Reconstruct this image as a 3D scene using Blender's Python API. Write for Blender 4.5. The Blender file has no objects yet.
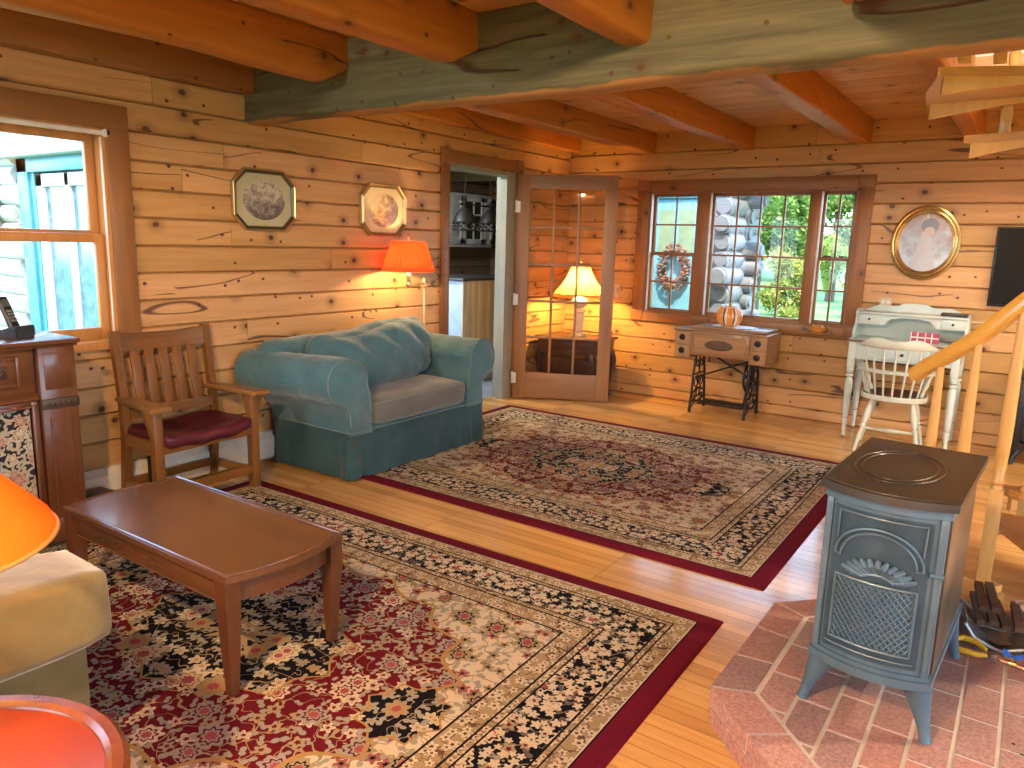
import bpy, bmesh, math, random
from mathutils import Vector, Matrix, noise
PI = math.pi
RND = random.Random(7)
SC = bpy.context.scene
COL = SC.collection

# ------------------------------------------------------------------ objects
def link(o, parent=None):
    COL.objects.link(o)
    if parent is not None:
        o.parent = parent
    return o

def tag(o, label=None, cat=None, group=None, kind=None):
    if label: o['label'] = label
    if cat: o['category'] = cat
    if group: o['group'] = group
    if kind: o['kind'] = kind
    return o

def thing(name, label, cat, loc=(0, 0, 0), rz=0.0, group=None, kind=None):
    o = bpy.data.objects.new(name, None)
    COL.objects.link(o)
    o.location = loc
    o.rotation_euler = (0, 0, rz)
    return tag(o, label, cat, group, kind)

def copy_tree(o, parent=None):
    c = o.copy(); COL.objects.link(c)
    if parent is not None: c.parent = parent
    for ch in [k for k in COL.objects if k.parent == o]:
        copy_tree(ch, c)
    return c

class MB:
    """collects shapes, then links them as one mesh object"""
    def __init__(s): s.bm = bmesh.new()
    def _xf(s, vs, M):
        if M is not None:
            for v in vs: v.co = M @ v.co
    def box(s, x0, x1, y0, y1, z0, z1, bevel=0.0, seg=2, M=None):
        r = bmesh.ops.create_cube(s.bm, size=1)
        vs = r['verts']
        for v in vs:
            v.co = Vector((x0 if v.co.x < 0 else x1, y0 if v.co.y < 0 else y1, z0 if v.co.z < 0 else z1))
        if bevel > 0:
            es = list({e for v in vs for e in v.link_edges})
            b = min(bevel, .49*min(abs(x1-x0), abs(y1-y0), abs(z1-z0)))
            rr = bmesh.ops.bevel(s.bm, geom=es, offset=b, segments=seg, affect='EDGES', profile=.5)
            vs = rr['verts']
            vs = list({v for f in rr['faces'] for v in f.verts} | {v for v in vs if v.is_valid})
            # gather the whole island
            todo, seen = list(vs), set(vs)
            while todo:
                v = todo.pop()
                for e in v.link_edges:
                    w = e.other_vert(v)
                    if w not in seen: seen.add(w); todo.append(w)
            vs = list(seen)
        s._xf(vs, M)
        return s
    def prism(s, poly, a, b, axis='z', M=None):
        """polygon (list of 2D) extruded from a to b along axis; 2D axes: z->(x,y), y->(x,z), x->(y,z)"""
        def P(p, t):
            if axis == 'z': return Vector((p[0], p[1], t))
            if axis == 'y': return Vector((p[0], t, p[1]))
            return Vector((t, p[0], p[1]))
        A = [s.bm.verts.new(P(p, a)) for p in poly]
        B = [s.bm.verts.new(P(p, b)) for p in poly]
        n = len(poly)
        try:
            s.bm.faces.new(A); s.bm.faces.new(list(reversed(B)))
        except ValueError: pass
        for i in range(n):
            s.bm.faces.new((A[i], B[i], B[(i+1) % n], A[(i+1) % n]))
        s._xf(A+B, M)
        return s
    def bar(s, p0, p1, w, d, up=(0, 0, 1), w1=None, d1=None, bevel=0.0):
        """rectangular bar between two points: w across, d along up; may taper"""
        p0, p1 = Vector(p0), Vector(p1)
        ax = (p1-p0).normalized(); up = Vector(up)
        if abs(ax.dot(up)) > .98: up = Vector((1, 0, 0))
        sx = ax.cross(up).normalized(); sy = sx.cross(ax).normalized()
        w1 = w if w1 is None else w1; d1 = d if d1 is None else d1
        vs = []
        for p, ww, dd in ((p0, w, d), (p1, w1, d1)):
            for i, j in ((-1, -1), (1, -1), (1, 1), (-1, 1)):
                vs.append(s.bm.verts.new(p + sx*i*ww/2 + sy*j*dd/2))
        fs = [(3, 2, 1, 0), (4, 5, 6, 7)] + [(i, (i+1) % 4, 4+(i+1) % 4, 4+i) for i in range(4)]
        F = [s.bm.faces.new([vs[i] for i in f]) for f in fs]
        if bevel > 0:
            es = list({e for f in F for e in f.edges})
            bmesh.ops.bevel(s.bm, geom=es, offset=bevel, segments=2, affect='EDGES', profile=.5)
        return s
    def tube(s, pts, r, seg=10, closed=False, caps=True):
        pts = [Vector(p) for p in pts]
        n = len(pts)
        rs = r if isinstance(r, (list, tuple)) else [r]*n
        rings = []
        prev = None
        for i, p in enumerate(pts):
            if closed: t = pts[(i+1) % n]-pts[i-1]
            else: t = pts[min(i+1, n-1)]-pts[max(i-1, 0)]
            if t.length < 1e-9: t = Vector((0, 0, 1))
            t.normalize()
            if prev is None:
                a = Vector((0, 0, 1)) if abs(t.z) < .9 else Vector((1, 0, 0))
                u = t.cross(a).normalized()
            else:
                u = (prev - t*prev.dot(t))
                if u.length < 1e-6: u = t.orthogonal()
                u.normalize()
            prev = u
            v = t.cross(u)
            rings.append([s.bm.verts.new(p + (u*math.cos(2*PI*k/seg) + v*math.sin(2*PI*k/seg))*rs[i]) for k in range(seg)])
        m = n if closed else n-1
        for i in range(m):
            A, B = rings[i], rings[(i+1) % n]
            for k in range(seg):
                s.bm.faces.new((A[k], A[(k+1) % seg], B[(k+1) % seg], B[k]))
        if caps and not closed:
            s.bm.faces.new(list(reversed(rings[0]))); s.bm.faces.new(rings[-1])
        return s
    def lathe(s, prof, seg=24, M=None, sx=1.0, sy=1.0, ripple=None):
        """profile [(r,z)] turned about z"""
        rings = []; vs = []
        for r, z in prof:
            if r < 1e-5:
                v = s.bm.verts.new((0, 0, z)); rings.append([v]); vs.append(v)
            else:
                ring = []
                for k in range(seg):
                    a = 2*PI*k/seg
                    q = r*(ripple(a, z) if ripple else 1)
                    ring.append(s.bm.verts.new((q*sx*math.cos(a), q*sy*math.sin(a), z)))
                rings.append(ring); vs += ring
        for A, B in zip(rings, rings[1:]):
            if len(A) == 1 and len(B) == 1: continue
            for k in range(seg):
                k1 = (k+1) % seg
                if len(A) == 1: s.bm.faces.new((A[0], B[k1], B[k]))
                elif len(B) == 1: s.bm.faces.new((A[k], A[k1], B[0]))
                else: s.bm.faces.new((A[k], A[k1], B[k1], B[k]))
        s._xf(vs, M)
        return s
    def grid(s, fn, nu, nv, closed_u=False, closed_v=False):
        V = [[s.bm.verts.new(fn(i/(nu if closed_u else nu-1), j/(nv if closed_v else nv-1))) for j in range(nv)] for i in range(nu)]
        for i in range(nu if closed_u else nu-1):
            for j in range(nv if closed_v else nv-1):
                s.bm.faces.new((V[i][j], V[(i+1) % nu][j], V[(i+1) % nu][(j+1) % nv], V[i][(j+1) % nv]))
        return V
    def soft(s, cx, cy, cz, sx, sy, sz, r, n=10, bulge=(0, 0, 0), nz=0.0, nf=6.0, M=None, fn=None, ny=None, nzs=None):
        """rounded, bulging, slightly crumpled cushion block"""
        t = bmesh.new()
        bmesh.ops.create_cube(t, size=2)
        bmesh.ops.subdivide_edges(t, edges=list(t.edges), cuts=n, use_grid_fill=True)
        h = Vector((sx/2, sy/2, sz/2))
        r = min(r, min(h)*.999)
        for v in t.verts:
            u = v.co.copy()
            p = Vector((u.x*h.x, u.y*h.y, u.z*h.z))
            q = Vector([max(-(h[i]-r), min(h[i]-r, p[i])) for i in range(3)])
            d = p-q
            if d.length > 1e-9: p = q + d.normalized()*r
            bx = (1-u.y*u.y)*(1-u.z*u.z); by = (1-u.x*u.x)*(1-u.z*u.z); bz = (1-u.x*u.x)*(1-u.y*u.y)
            p += Vector((u.x*bulge[0]*bx, u.y*bulge[1]*by, u.z*bulge[2]*bz))
            if nz:
                w = Vector((cx, cy, cz))+p
                p += d.normalized()*nz*noise.noise(w*nf) if d.length > 1e-9 else Vector((0, 0, nz*noise.noise(w*nf)))
            if fn: p = fn(p, u)
            v.co = p + Vector((cx, cy, cz))
        s._merge(t, M)
        return s
    def _merge(s, t, M=None):
        t.verts.ensure_lookup_table()
        mp = {v: s.bm.verts.new((M @ v.co) if M is not None else v.co) for v in t.verts}
        for f in t.faces: s.bm.faces.new([mp[v] for v in f.verts])
        t.free()
    def sphere(s, c, r, sx=1, sy=1, sz=1, u=16, v=10):
        M = Matrix.Translation(c) @ Matrix.Diagonal((sx, sy, sz, 1))
        bmesh.ops.create_uvsphere(s.bm, u_segments=u, v_segments=v, radius=r, matrix=M)
        return s
    def build(s, name, mat, parent=None, smooth=True, angle=35, loc=None, rot=None, fix=True):
        if fix: bmesh.ops.recalc_face_normals(s.bm, faces=list(s.bm.faces))
        me = bpy.data.meshes.new(name)
        for f in s.bm.faces: f.smooth = smooth
        s.bm.to_mesh(me); s.bm.free()
        if smooth: me.set_sharp_from_angle(angle=math.radians(angle))
        if mat is not None: me.materials.append(mat)
        o = bpy.data.objects.new(name, me)
        link(o, parent)
        if loc is not None: o.location = loc
        if rot is not None: o.rotation_euler = rot
        return o

def struct(o, label=None, cat=None):
    o['kind'] = 'structure'
    return tag(o, label, cat)

# ------------------------------------------------------------------ materials
def bulb_mat(name, col, strength):
    # clear glowing glass: lets the light of the bulb inside it out
    t = NT(name)
    tr = t.n('ShaderNodeBsdfTransparent'); em = t.n('ShaderNodeEmission'); em.inputs[0].default_value = (*col, 1); em.inputs[1].default_value = strength
    mx = t.n('ShaderNodeMixShader'); mx.inputs[0].default_value = .15
    t.l(tr.outputs[0], mx.inputs[1]); t.l(em.outputs[0], mx.inputs[2]); t.l(mx.outputs[0], t.out.inputs[0])
    return t.m
class NT:
    def __init__(s, name):
        s.m = bpy.data.materials.new(name); s.m.use_nodes = True
        s.t = s.m.node_tree; s.t.nodes.clear()
        s.out = s.n('ShaderNodeOutputMaterial')
    def n(s, typ, **kw):
        nd = s.t.nodes.new(typ)
        for k, v in kw.items():
            if hasattr(nd, k): setattr(nd, k, v)
        return nd
    def l(s, a, b): s.t.links.new(a, b)
    def put(s, sock, v):
        if hasattr(v, 'is_linked') or isinstance(v, bpy.types.NodeSocket): s.l(v, sock)
        elif v is not None: sock.default_value = v
    def math(s, op, a, b=None, c=None, clamp=False):
        nd = s.n('ShaderNodeMath', operation=op); nd.use_clamp = clamp
        s.put(nd.inputs[0], a)
        if b is not None: s.put(nd.inputs[1], b)
        if c is not None: s.put(nd.inputs[2], c)
        return nd.outputs[0]
    def vmath(s, op, a, b=None, out=0):
        nd = s.n('ShaderNodeVectorMath', operation=op)
        s.put(nd.inputs[0], a)
        if b is not None: s.put(nd.inputs[1] if op != 'SCALE' else nd.inputs[3], b)
        return nd.outputs['Value'] if out == 'v' else nd.outputs[0]
    def mix(s, f, a, b, blend='MIX'):
        nd = s.n('ShaderNodeMix'); nd.data_type = 'RGBA'; nd.blend_type = blend
        s.put(nd.inputs[0], f)
        s.put(nd.inputs[6], a if not isinstance(a, tuple) or len(a) == 4 else (*a, 1))
        s.put(nd.inputs[7], b if not isinstance(b, tuple) or len(b) == 4 else (*b, 1))
        return nd.outputs[2]
    def ramp(s, f, stops, interp='LINEAR'):
        nd = s.n('ShaderNodeValToRGB'); cr = nd.color_ramp; cr.interpolation = interp
        while len(cr.elements) < len(stops): cr.elements.new(.5)
        for e, (p, c) in zip(cr.elements, stops):
            e.position = p; e.color = (*c, 1) if len(c) == 3 else c
        s.put(nd.inputs[0], f)
        return nd.outputs[0]
    def obj(s): return s.n('ShaderNodeTexCoord').outputs['Object']
    def gen(s): return s.n('ShaderNodeTexCoord').outputs['Generated']
    def sep(s, v):
        nd = s.n('ShaderNodeSeparateXYZ'); s.put(nd.inputs[0], v); return nd.outputs
    def comb(s, x, y, z):
        nd = s.n('ShaderNodeCombineXYZ')
        for i, v in enumerate((x, y, z)): s.put(nd.inputs[i], v)
        return nd.outputs[0]
    def noise(s, v, scale=5, detail=3, rough=.5, dist=0, dim='3D', col=False):
        nd = s.n('ShaderNodeTexNoise'); nd.noise_dimensions = dim
        s.put(nd.inputs['Vector'], v); nd.inputs['Scale'].default_value = scale
        nd.inputs['Detail'].default_value = detail; nd.inputs['Roughness'].default_value = rough
        nd.inputs['Distortion'].default_value = dist
        return nd.outputs['Color' if col else 'Fac']
    def vor(s, v, scale=5, feature='F1', dim='2D', rand=1.0):
        nd = s.n('ShaderNodeTexVoronoi'); nd.voronoi_dimensions = dim; nd.feature = feature
        s.put(nd.inputs['Vector'], v); nd.inputs['Scale'].default_value = scale
        nd.inputs['Randomness'].default_value = rand
        return nd.outputs
    def maprange(s, v, a, b, c=0.0, d=1.0, smooth=True):
        nd = s.n('ShaderNodeMapRange')
        if smooth: nd.interpolation_type = 'SMOOTHSTEP'
        s.put(nd.inputs[0], v)
        for i, x in zip((1, 2, 3, 4), (a, b, c, d)): nd.inputs[i].default_value = x
        return nd.outputs[0]
    def bump(s, h, strength=.3, dist=.01):
        nd = s.n('ShaderNodeBump'); nd.inputs['Strength'].default_value = strength
        nd.inputs['Distance'].default_value = dist; s.put(nd.inputs['Height'], h)
        return nd.outputs[0]
    def bsdf(s, col, rough=.5, metal=0.0, normal=None, spec=.5, coat=0.0, coat_rough=.1, sheen=0.0, emit=None, estr=0.0, alpha=None, subs=0.0, trans=0.0):
        p = s.n('ShaderNodeBsdfPrincipled')
        s.put(p.inputs['Base Color'], (*col, 1) if isinstance(col, tuple) and len(col) == 3 else col)
        s.put(p.inputs['Roughness'], rough); s.put(p.inputs['Metallic'], metal)
        p.inputs['Specular IOR Level'].default_value = spec
        p.inputs['Coat Weight'].default_value = coat; p.inputs['Coat Roughness'].default_value = coat_rough
        p.inputs['Sheen Weight'].default_value = sheen
        p.inputs['Transmission Weight'].default_value = trans
        if normal is not None: s.l(normal, p.inputs['Normal'])
        if emit is not None:
            s.put(p.inputs['Emission Color'], (*emit, 1) if isinstance(emit, tuple) and len(emit) == 3 else emit)
            p.inputs['Emission Strength'].default_value = estr
        s.l(p.outputs[0], s.out.inputs[0])
        return p

def plain(name, col, rough=.5, metal=0.0, spec=.5, var=.12, scale=9.0, bump=0.0, bscale=60.0, coat=0.0, sheen=0.0, emit=None, estr=0.0):
    t = NT(name); o = t.obj()
    f = t.noise(o, scale, 3, .55)
    lo = tuple(max(0, c*(1-var)) for c in col); hi = tuple(min(1, c*(1+var)) for c in col)
    c = t.ramp(f, [(.3, lo), (.7, hi)])
    nm = t.bump(t.noise(o, bscale, 2), bump, .004) if bump else None
    t.bsdf(c, rough, metal, nm, spec, coat, .12, sheen, emit, estr)
    return t.m

def wood(name, light, dark, axis=0, rough=.45, coat=0.0, scale=1.0, knots=0.0, cracks=0.0, isl=.16, contrast=1.0, bump=.15, spec=.4, knot_col=(.09, .03, .012), coat_rough=.15):
    """streaky timber; axis = direction of the grain in object space"""
    t = NT(name)
    o = t.obj()
    rp = t.n('ShaderNodeNewGeometry').outputs['Random Per Island']
    off = t.math('MULTIPLY', rp, 37.0)
    x, y, z = t.sep(o)
    c3 = [x, y, z]
    along = t.math('ADD', c3[axis], off)
    ac = [c3[i] for i in range(3) if i != axis]
    a1 = t.math('ADD', ac[0], t.math('MULTIPLY', rp, 3.3)); a2 = ac[1]
    p = t.comb(t.math('MULTIPLY', along, .9*scale), t.math('MULTIPLY', a1, 13*scale), t.math('MULTIPLY', a2, 13*scale))
    n1 = t.noise(p, 1.6, 5, .6, .6)
    p2 = t.comb(t.math('MULTIPLY', along, 3*scale), t.math('MULTIPLY', a1, 110*scale), t.math('MULTIPLY', a2, 110*scale))
    n2 = t.noise(p2, 1.0, 3, .6)
    f = t.math('ADD', t.math('MULTIPLY', n1, .75), t.math('MULTIPLY', n2, .25))
    w = .22/contrast
    col = t.ramp(f, [(.5-w, dark), (.5+w, light)])
    if isl:
        g = t.math('ADD', t.math('MULTIPLY', rp, 2*isl), 1-isl)
        col = t.mix(1.0, col, t.comb(g, g, t.math('MULTIPLY', g, g)), 'MULTIPLY')
    if knots:
        pk = t.comb(t.math('MULTIPLY', along, 1.0), t.math('MULTIPLY', t.math('ADD', a1, a2), 1.25), 0.0)
        wob = t.vmath('ADD', pk, t.vmath('SCALE', t.noise(o, 14, 2, .5, col=True), .02))
        v = t.vor(wob, 3.1, 'F1')
        on = t.math('GREATER_THAN', t.sep(v['Color'])[0], 1-knots)
        core = t.math('MULTIPLY', t.maprange(v['Distance'], .04, .09, 1, 0), on)
        halo = t.math('MULTIPLY', t.maprange(v['Distance'], .06, .24, .38, 0), on)
        v2 = t.vor(t.vmath('ADD', wob, (4.7, 9.1, 0)), 6.3, 'F1')
        on2 = t.math('GREATER_THAN', t.sep(v2['Color'])[1], 1-knots*.55)
        core2 = t.math('MULTIPLY', t.maprange(v2['Distance'], .045, .09, 1, 0), on2)
        k = t.math('MAXIMUM', t.math('MAXIMUM', core, core2), halo)
        col = t.mix(k, col, knot_col)
    h = f
    if cracks:
        pc = t.comb(t.math('MULTIPLY', along, .35), t.math('MULTIPLY', a1, 2.6), t.math('MULTIPLY', a2, 2.6))
        nc = t.noise(pc, 1.5, 2, .4)
        d = t.math('ABSOLUTE', t.math('SUBTRACT', nc, .5))
        on = t.math('GREATER_THAN', t.noise(t.comb(t.math('MULTIPLY', along, 1.1), t.math('MULTIPLY', a1, 4), t.math('MULTIPLY', a2, 4)), 1, 1), .52)
        cr = t.math('MULTIPLY', t.maprange(d, .002, .007*cracks, 1, 0), on)
        col = t.mix(t.math('MULTIPLY', cr, .85), col, (.07, .02, .015))
        h = t.math('SUBTRACT', f, t.math('MULTIPLY', cr, 1.5))
    t.bsdf(col, rough, 0, t.bump(h, bump, .004), spec, coat, coat_rough)
    return t.m

def glass_mat(name, tint=(1, 1, 1), refl=.05):
    t = NT(name)
    tr = t.n('ShaderNodeBsdfTransparent'); tr.inputs[0].default_value = (*tint, 1)
    gl = t.n('ShaderNodeBsdfGlossy'); gl.inputs['Roughness'].default_value = .02
    lw = t.n('ShaderNodeFresnel'); lw.inputs[0].default_value = 1.45
    fac = t.math('ADD', t.math('MULTIPLY', lw.outputs[0], .45), refl*.1)
    mx = t.n('ShaderNodeMixShader'); t.l(fac, mx.inputs[0]); t.l(tr.outputs[0], mx.inputs[1]); t.l(gl.outputs[0], mx.inputs[2])
    t.l(mx.outputs[0], t.out.inputs[0])
    return t.m

def lampshade_mat(name, col, glow, strength, axis_h=None):
    """fabric shade: diffuse + translucent so that the bulb inside lights it"""
    t = NT(name)
    d = t.n('ShaderNodeBsdfDiffuse'); d.inputs[0].default_value = (*col, 1)
    tl = t.n('ShaderNodeBsdfTranslucent'); tl.inputs[0].default_value = (*glow, 1)
    mx = t.n('ShaderNodeMixShader'); mx.inputs[0].default_value = strength
    t.l(d.outputs[0], mx.inputs[1]); t.l(tl.outputs[0], mx.inputs[2]); t.l(mx.outputs[0], t.out.inputs[0])
    return t.m
SKY, SUN, EXPOSURE = 3.3, 3.4, 1.7
BULBS = [
 ('bulb_red_lamp', (.20, -2.545, 1.25), 8, (1.0, .66, .28), .02),
 ('bulb_table_lamp', (.40, -.41, 1.05), 28, (1.0, .54, .15), .02),
 ('bulb_orange_lamp', (2.395, -6.19, .95), 6, (1.0, .60, .22), .02),
 ('fill_bulb_near', (5.2, -7.6, 2.31), 240, (1.0, .84, .62), .05),  # from here on: added fill lights that stay out of view
 ('fill_bulb_middle', (3.15, -6.95, 2.31), 140, (1.0, .68, .36), .05),
 ('fill_bulb_left', (1.2, -8.0, 2.31), 60, (1.0, .84, .62), .05),
 ('fill_bulb_far', (6.4, -2.4, 2.31), 230, (1.0, .84, .62), .05),
 ('fill_bulb_kitchen', (-1.1, -1.9, 2.2), 40, (.85, .93, 1.0), .05),
 ('fill_bulb_upstairs', (4.3, -4.2, 4.48), 120, (1.0, .9, .8), .05),
]
# ------------------------------------------------------------------ palette
M = {}
M['log'] = wood('pine_log_siding', (.62, .365, .150), (.43, .225, .080), axis=1, rough=.42, knots=.55, cracks=1.0, isl=.13, bump=.2)
M['logx'] = wood('pine_log_siding_across', (.62, .365, .150), (.43, .225, .080), axis=0, rough=.42, knots=.55, cracks=1.0, isl=.13, bump=.2)
M['trim'] = wood('dark_pine_trim', (.34, .155, .055), (.23, .095, .032), axis=2, rough=.38, knots=.2, isl=.08)
M['trimy'] = wood('dark_pine_trim_along', (.34, .155, .055), (.23, .095, .032), axis=1, rough=.38, knots=.2, isl=.08)
M['trimx'] = wood('dark_pine_trim_across', (.34, .155, .055), (.23, .095, .032), axis=0, rough=.38, knots=.2, isl=.08)
M['sash'] = wood('light_pine_sash', (.56, .27, .09), (.42, .18, .055), axis=2, rough=.35, isl=.06)
M['brown_sash'] = wood('brown_sash', (.33, .14, .05), (.22, .085, .03), axis=2, rough=.35, isl=.06)
M['ceil'] = wood('ceiling_boards', (.56, .325, .13), (.42, .22, .075), axis=0, rough=.5, knots=.3, isl=.16)
M['joist'] = wood('hewn_orange_timber', (.48, .180, .026), (.31, .100, .013), axis=1, rough=.5, knots=.25, cracks=.8, isl=.10, bump=.4)
M['green_beam'] = wood('weathered_green_timber', (.165, .152, .088), (.070, .071, .042), axis=0, rough=.65, knots=.7, cracks=2.2, isl=0, bump=.9, contrast=1.5, knot_col=(.09, .045, .025))
def bare_underside(m):
    # the stain stops at the waney lower edge, where bare wood shows
    nt = m.node_tree; p = [n for n in nt.nodes if n.type == 'BSDF_PRINCIPLED'][0]; src = p.inputs['Base Color'].links[0].from_socket
    t = NT.__new__(NT); t.m = m; t.t = nt
    o = t.obj(); z = t.sep(o)[2]
    e = t.math('ADD', z, t.math('MULTIPLY', t.noise(o, 3.0, 3, .6), -.05))
    nt.links.new(t.mix(t.maprange(e, 2.040, 2.050, 1, 0), src, (.36, .19, .075)), p.inputs['Base Color'])
bare_underside(M['green_beam'])
M['white'] = plain('white_paint', (.78, .76, .72), .5)
M['metal_white'] = plain('white_enamel', (.72, .70, .66), .35)
M['glass'] = glass_mat('window_glass')
M['black'] = plain('black_plastic', (.012, .012, .014), .35)
M['brass'] = plain('brass', (.68, .52, .22), .25, 1.0)
M['chrome'] = plain('steel', (.6, .6, .6), .3, 1.0)

def strip_floor():
    t = NT('oak_strip_floor'); o = t.obj()
    br = t.n('ShaderNodeTexBrick'); br.offset = .37; br.offset_frequency = 1; br.squash = 1
    t.l(o, br.inputs['Vector'])
    for k, v in (('Scale', 1.0), ('Mortar Size', .0009), ('Mortar Smooth', .3), ('Bias', 0.0), ('Brick Width', .95), ('Row Height', .058)):
        br.inputs[k].default_value = v
    br.inputs['Color1'].default_value = (.0, .0, .0, 1); br.inputs['Color2'].default_value = (1, 1, 1, 1); br.inputs['Mortar'].default_value = (.5, .5, .5, 1)
    rnd = t.sep(br.outputs['Color'])[0]
    x, y, z = t.sep(o)
    p = t.comb(t.math('ADD', t.math('MULTIPLY', x, 1.4), t.math('MULTIPLY', rnd, 31.0)), t.math('MULTIPLY', y, 26.0), t.math('MULTIPLY', rnd, 7.0))
    g = t.noise(p, 1.5, 5, .62, .5)
    g2 = t.noise(t.comb(t.math('MULTIPLY', x, 6.0), t.math('MULTIPLY', y, 240.0), 0.0), 1.0, 2, .5)
    f = t.math('ADD', t.math('MULTIPLY', g, .55), t.math('ADD', t.math('MULTIPLY', rnd, .3), t.math('MULTIPLY', g2, .15)))
    col = t.ramp(f, [(.25, (.42, .215, .062)), (.5, (.63, .345, .105)), (.78, (.79, .48, .17))])
    col = t.mix(br.outputs['Fac'], col, (.07, .025, .01))
    h = t.math('SUBTRACT', t.math('MULTIPLY', g, .25), br.outputs['Fac'])
    t.bsdf(col, .27, 0, t.bump(h, .22, .0015), .5, .35, .13)
    return t.m
M['floor'] = strip_floor()

# ------------------------------------------------------------------ plank walls (real grooves)
def plank(mb, axis, a0, a1, z0, z1, face, inward, d=.05, ch=.0085, off=0.0):
    """one log-siding board: axis 'y' (wall in plane x=face) or 'x' (wall in plane y=face)"""
    z0 += .0013; z1 -= .0013; f = face + off*inward; b = face - d*inward; g = f - ch*1.6*inward
    prof = [(b, z0), (g, z0), (f, z0+ch), (f, z1-ch), (g, z1), (b, z1)]
    if axis == 'y':
        mb.prism(prof, a0, a1, axis='y')          # poly in (x,z), along y
    else:
        mb.prism(prof, a0, a1, axis='x')          # poly in (y,z), along x

def plank_wall(name, axis, lo, hi, face, inward, zs, openings, mat, seed, thick=.14):
    rnd = random.Random(seed)
    mb = MB()
    for z0, z1 in zip(zs, zs[1:]):
        L = []
        x = lo + rnd.uniform(.3, 2.6)
        while x < hi:
            L.append(x); x += rnd.uniform(1.6, 4.2)
        off = rnd.uniform(-.002, .002)
        iv = [(lo, hi)]; pieces = []
        for a0, a1, b0, b1 in openings:
            if b0 < z1-1e-6 and b1 > z0+1e-6:
                nv = []
                for p, q in iv:
                    if a0 > p: nv.append((p, min(q, a0)))
                    if a1 < q: nv.append((max(p, a1), q))
                iv = [(p, q) for p, q in nv if q-p > 1e-4]
                if b0 > z0+.004: pieces.append((a0, a1, z0, b0))
                if b1 < z1-.004: pieces.append((a0, a1, b1, z1))
        for p, q in iv:
            ss = [p] + [j for j in L if p+.15 < j < q-.15] + [q]
            pieces += [(s0, s1, z0, z1) for s0, s1 in zip(ss, ss[1:])]
        for s0, s1, c0, c1 in pieces:
            plank(mb, axis, s0+.0012, s1-.0012, c0, c1, face, inward, off=off, ch=min(.0085, (c1-c0)/3))
    # backing
    zb, zt = zs[0], zs[-1]
    cutz = sorted({zb, zt, *[z for o in openings for z in o[2:4] if zb < z < zt]})
    b0, b1 = face-.045*inward, face-thick*inward
    for c0, c1 in zip(cutz, cutz[1:]):
        iv = [(lo, hi)]
        for a0, a1, u0, u1 in openings:
            if u0 < c1-1e-6 and u1 > c0+1e-6:
                nv = []
                for p, q in iv:
                    if a0 > p: nv.append((p, min(q, a0)))
                    if a1 < q: nv.append((max(p, a1), q))
                iv = [(p, q) for p, q in nv if q-p > 1e-4]
        for p, q in iv:
            if axis == 'y': mb.box(min(b0, b1), max(b0, b1), p, q, c0, c1)
            else: mb.box(p, q, min(b0, b1), max(b0, b1), c0, c1)
    return struct(mb.build(name, mat, smooth=False))

CEIL = 2.43
XR, YF = 7.6, -9.6
rowsL = [0.0] + [.04+.1455*k for k in range(1, 17)] + [CEIL+.02]
rowsB = [0.0] + [.09+.155*k for k in range(0, 15)] + [CEIL+.02]
WL = (-5.92, -4.54, .86, 1.93)       # left window opening  (y0,y1,z0,z1)
DO = (-1.88, -.955, 0.0, 2.02)       # kitchen doorway
WB = (.87, 2.67, .80, 1.92)          # back window opening  (x0,x1,z0,z1)
WL2 = (-9.1, -6.7, .45, 2.05)        # second window in the left wall, behind the camera
plank_wall('wall_left', 'y', YF, 0.0, 0.0, 1, rowsL, [WL, DO, WL2], M['log'], 3)
plank_wall('wall_back', 'x', -.14, XR, 0.0, -1, rowsB, [WB], M['logx'], 5)
WR = (-7.8, -2.6, .25, 2.1)          # wide glazed doors in the right wall
plank_wall('wall_right', 'y', YF, 0.0, XR, -1, rowsL, [WR], M['log'], 8)
WF, WF2 = (.35, 2.85, .45, 2.1), (5.1, 7.25, .45, 2.1)   # two wide windows in the wall behind the camera
plank_wall('wall_front', 'x', -.14, XR+.14, YF, 1, rowsB, [WF, WF2], M['logx'], 9)
mb = MB(); mb.box(-.14, XR+.14, YF-.14, .14, -.08, 0)
struct(mb.build('floor', M['floor'], smooth=False))

# ceiling: boards along x, with the stair well left open
WELL = (3.45, 5.3, -3.45, -1.25)
mb = MB(); rnd = random.Random(4); y = YF-.1
while y < .12:
    y1 = min(y+.21, .12)
    segs = [(-.12, XR+.12)]
    if y1 > WELL[2] and y < WELL[3]: segs = [(-.12, WELL[0]), (WELL[1], XR+.12)]
    for a, b in segs:
        ss = [a] + [j for j in (rnd.uniform(.3, 2.5), rnd.uniform(3, 5), rnd.uniform(5.4, 7)) if a+.2 < j < b-.2] + [b]
        for p, q in zip(ss, ss[1:]):
            c = .007
            mb.prism([(y+.0014, CEIL+.05), (y+.0014, CEIL+c), (y+c, CEIL), (y1-c, CEIL), (y1-.0014, CEIL+c), (y1-.0014, CEIL+.05)], p+.001, q-.001, axis='x')
    y = y1
mb.box(-.14, WELL[0], YF-.14, .14, CEIL+.048, CEIL+.12); mb.box(WELL[1], XR+.14, YF-.14, .14, CEIL+.048, CEIL+.12)
mb.box(WELL[0], WELL[1], YF-.14, WELL[2], CEIL+.048, CEIL+.12); mb.box(WELL[0], WELL[1], WELL[3], .14, CEIL+.048, CEIL+.12)
struct(mb.build('ceiling', M['ceil'], smooth=False))
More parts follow.
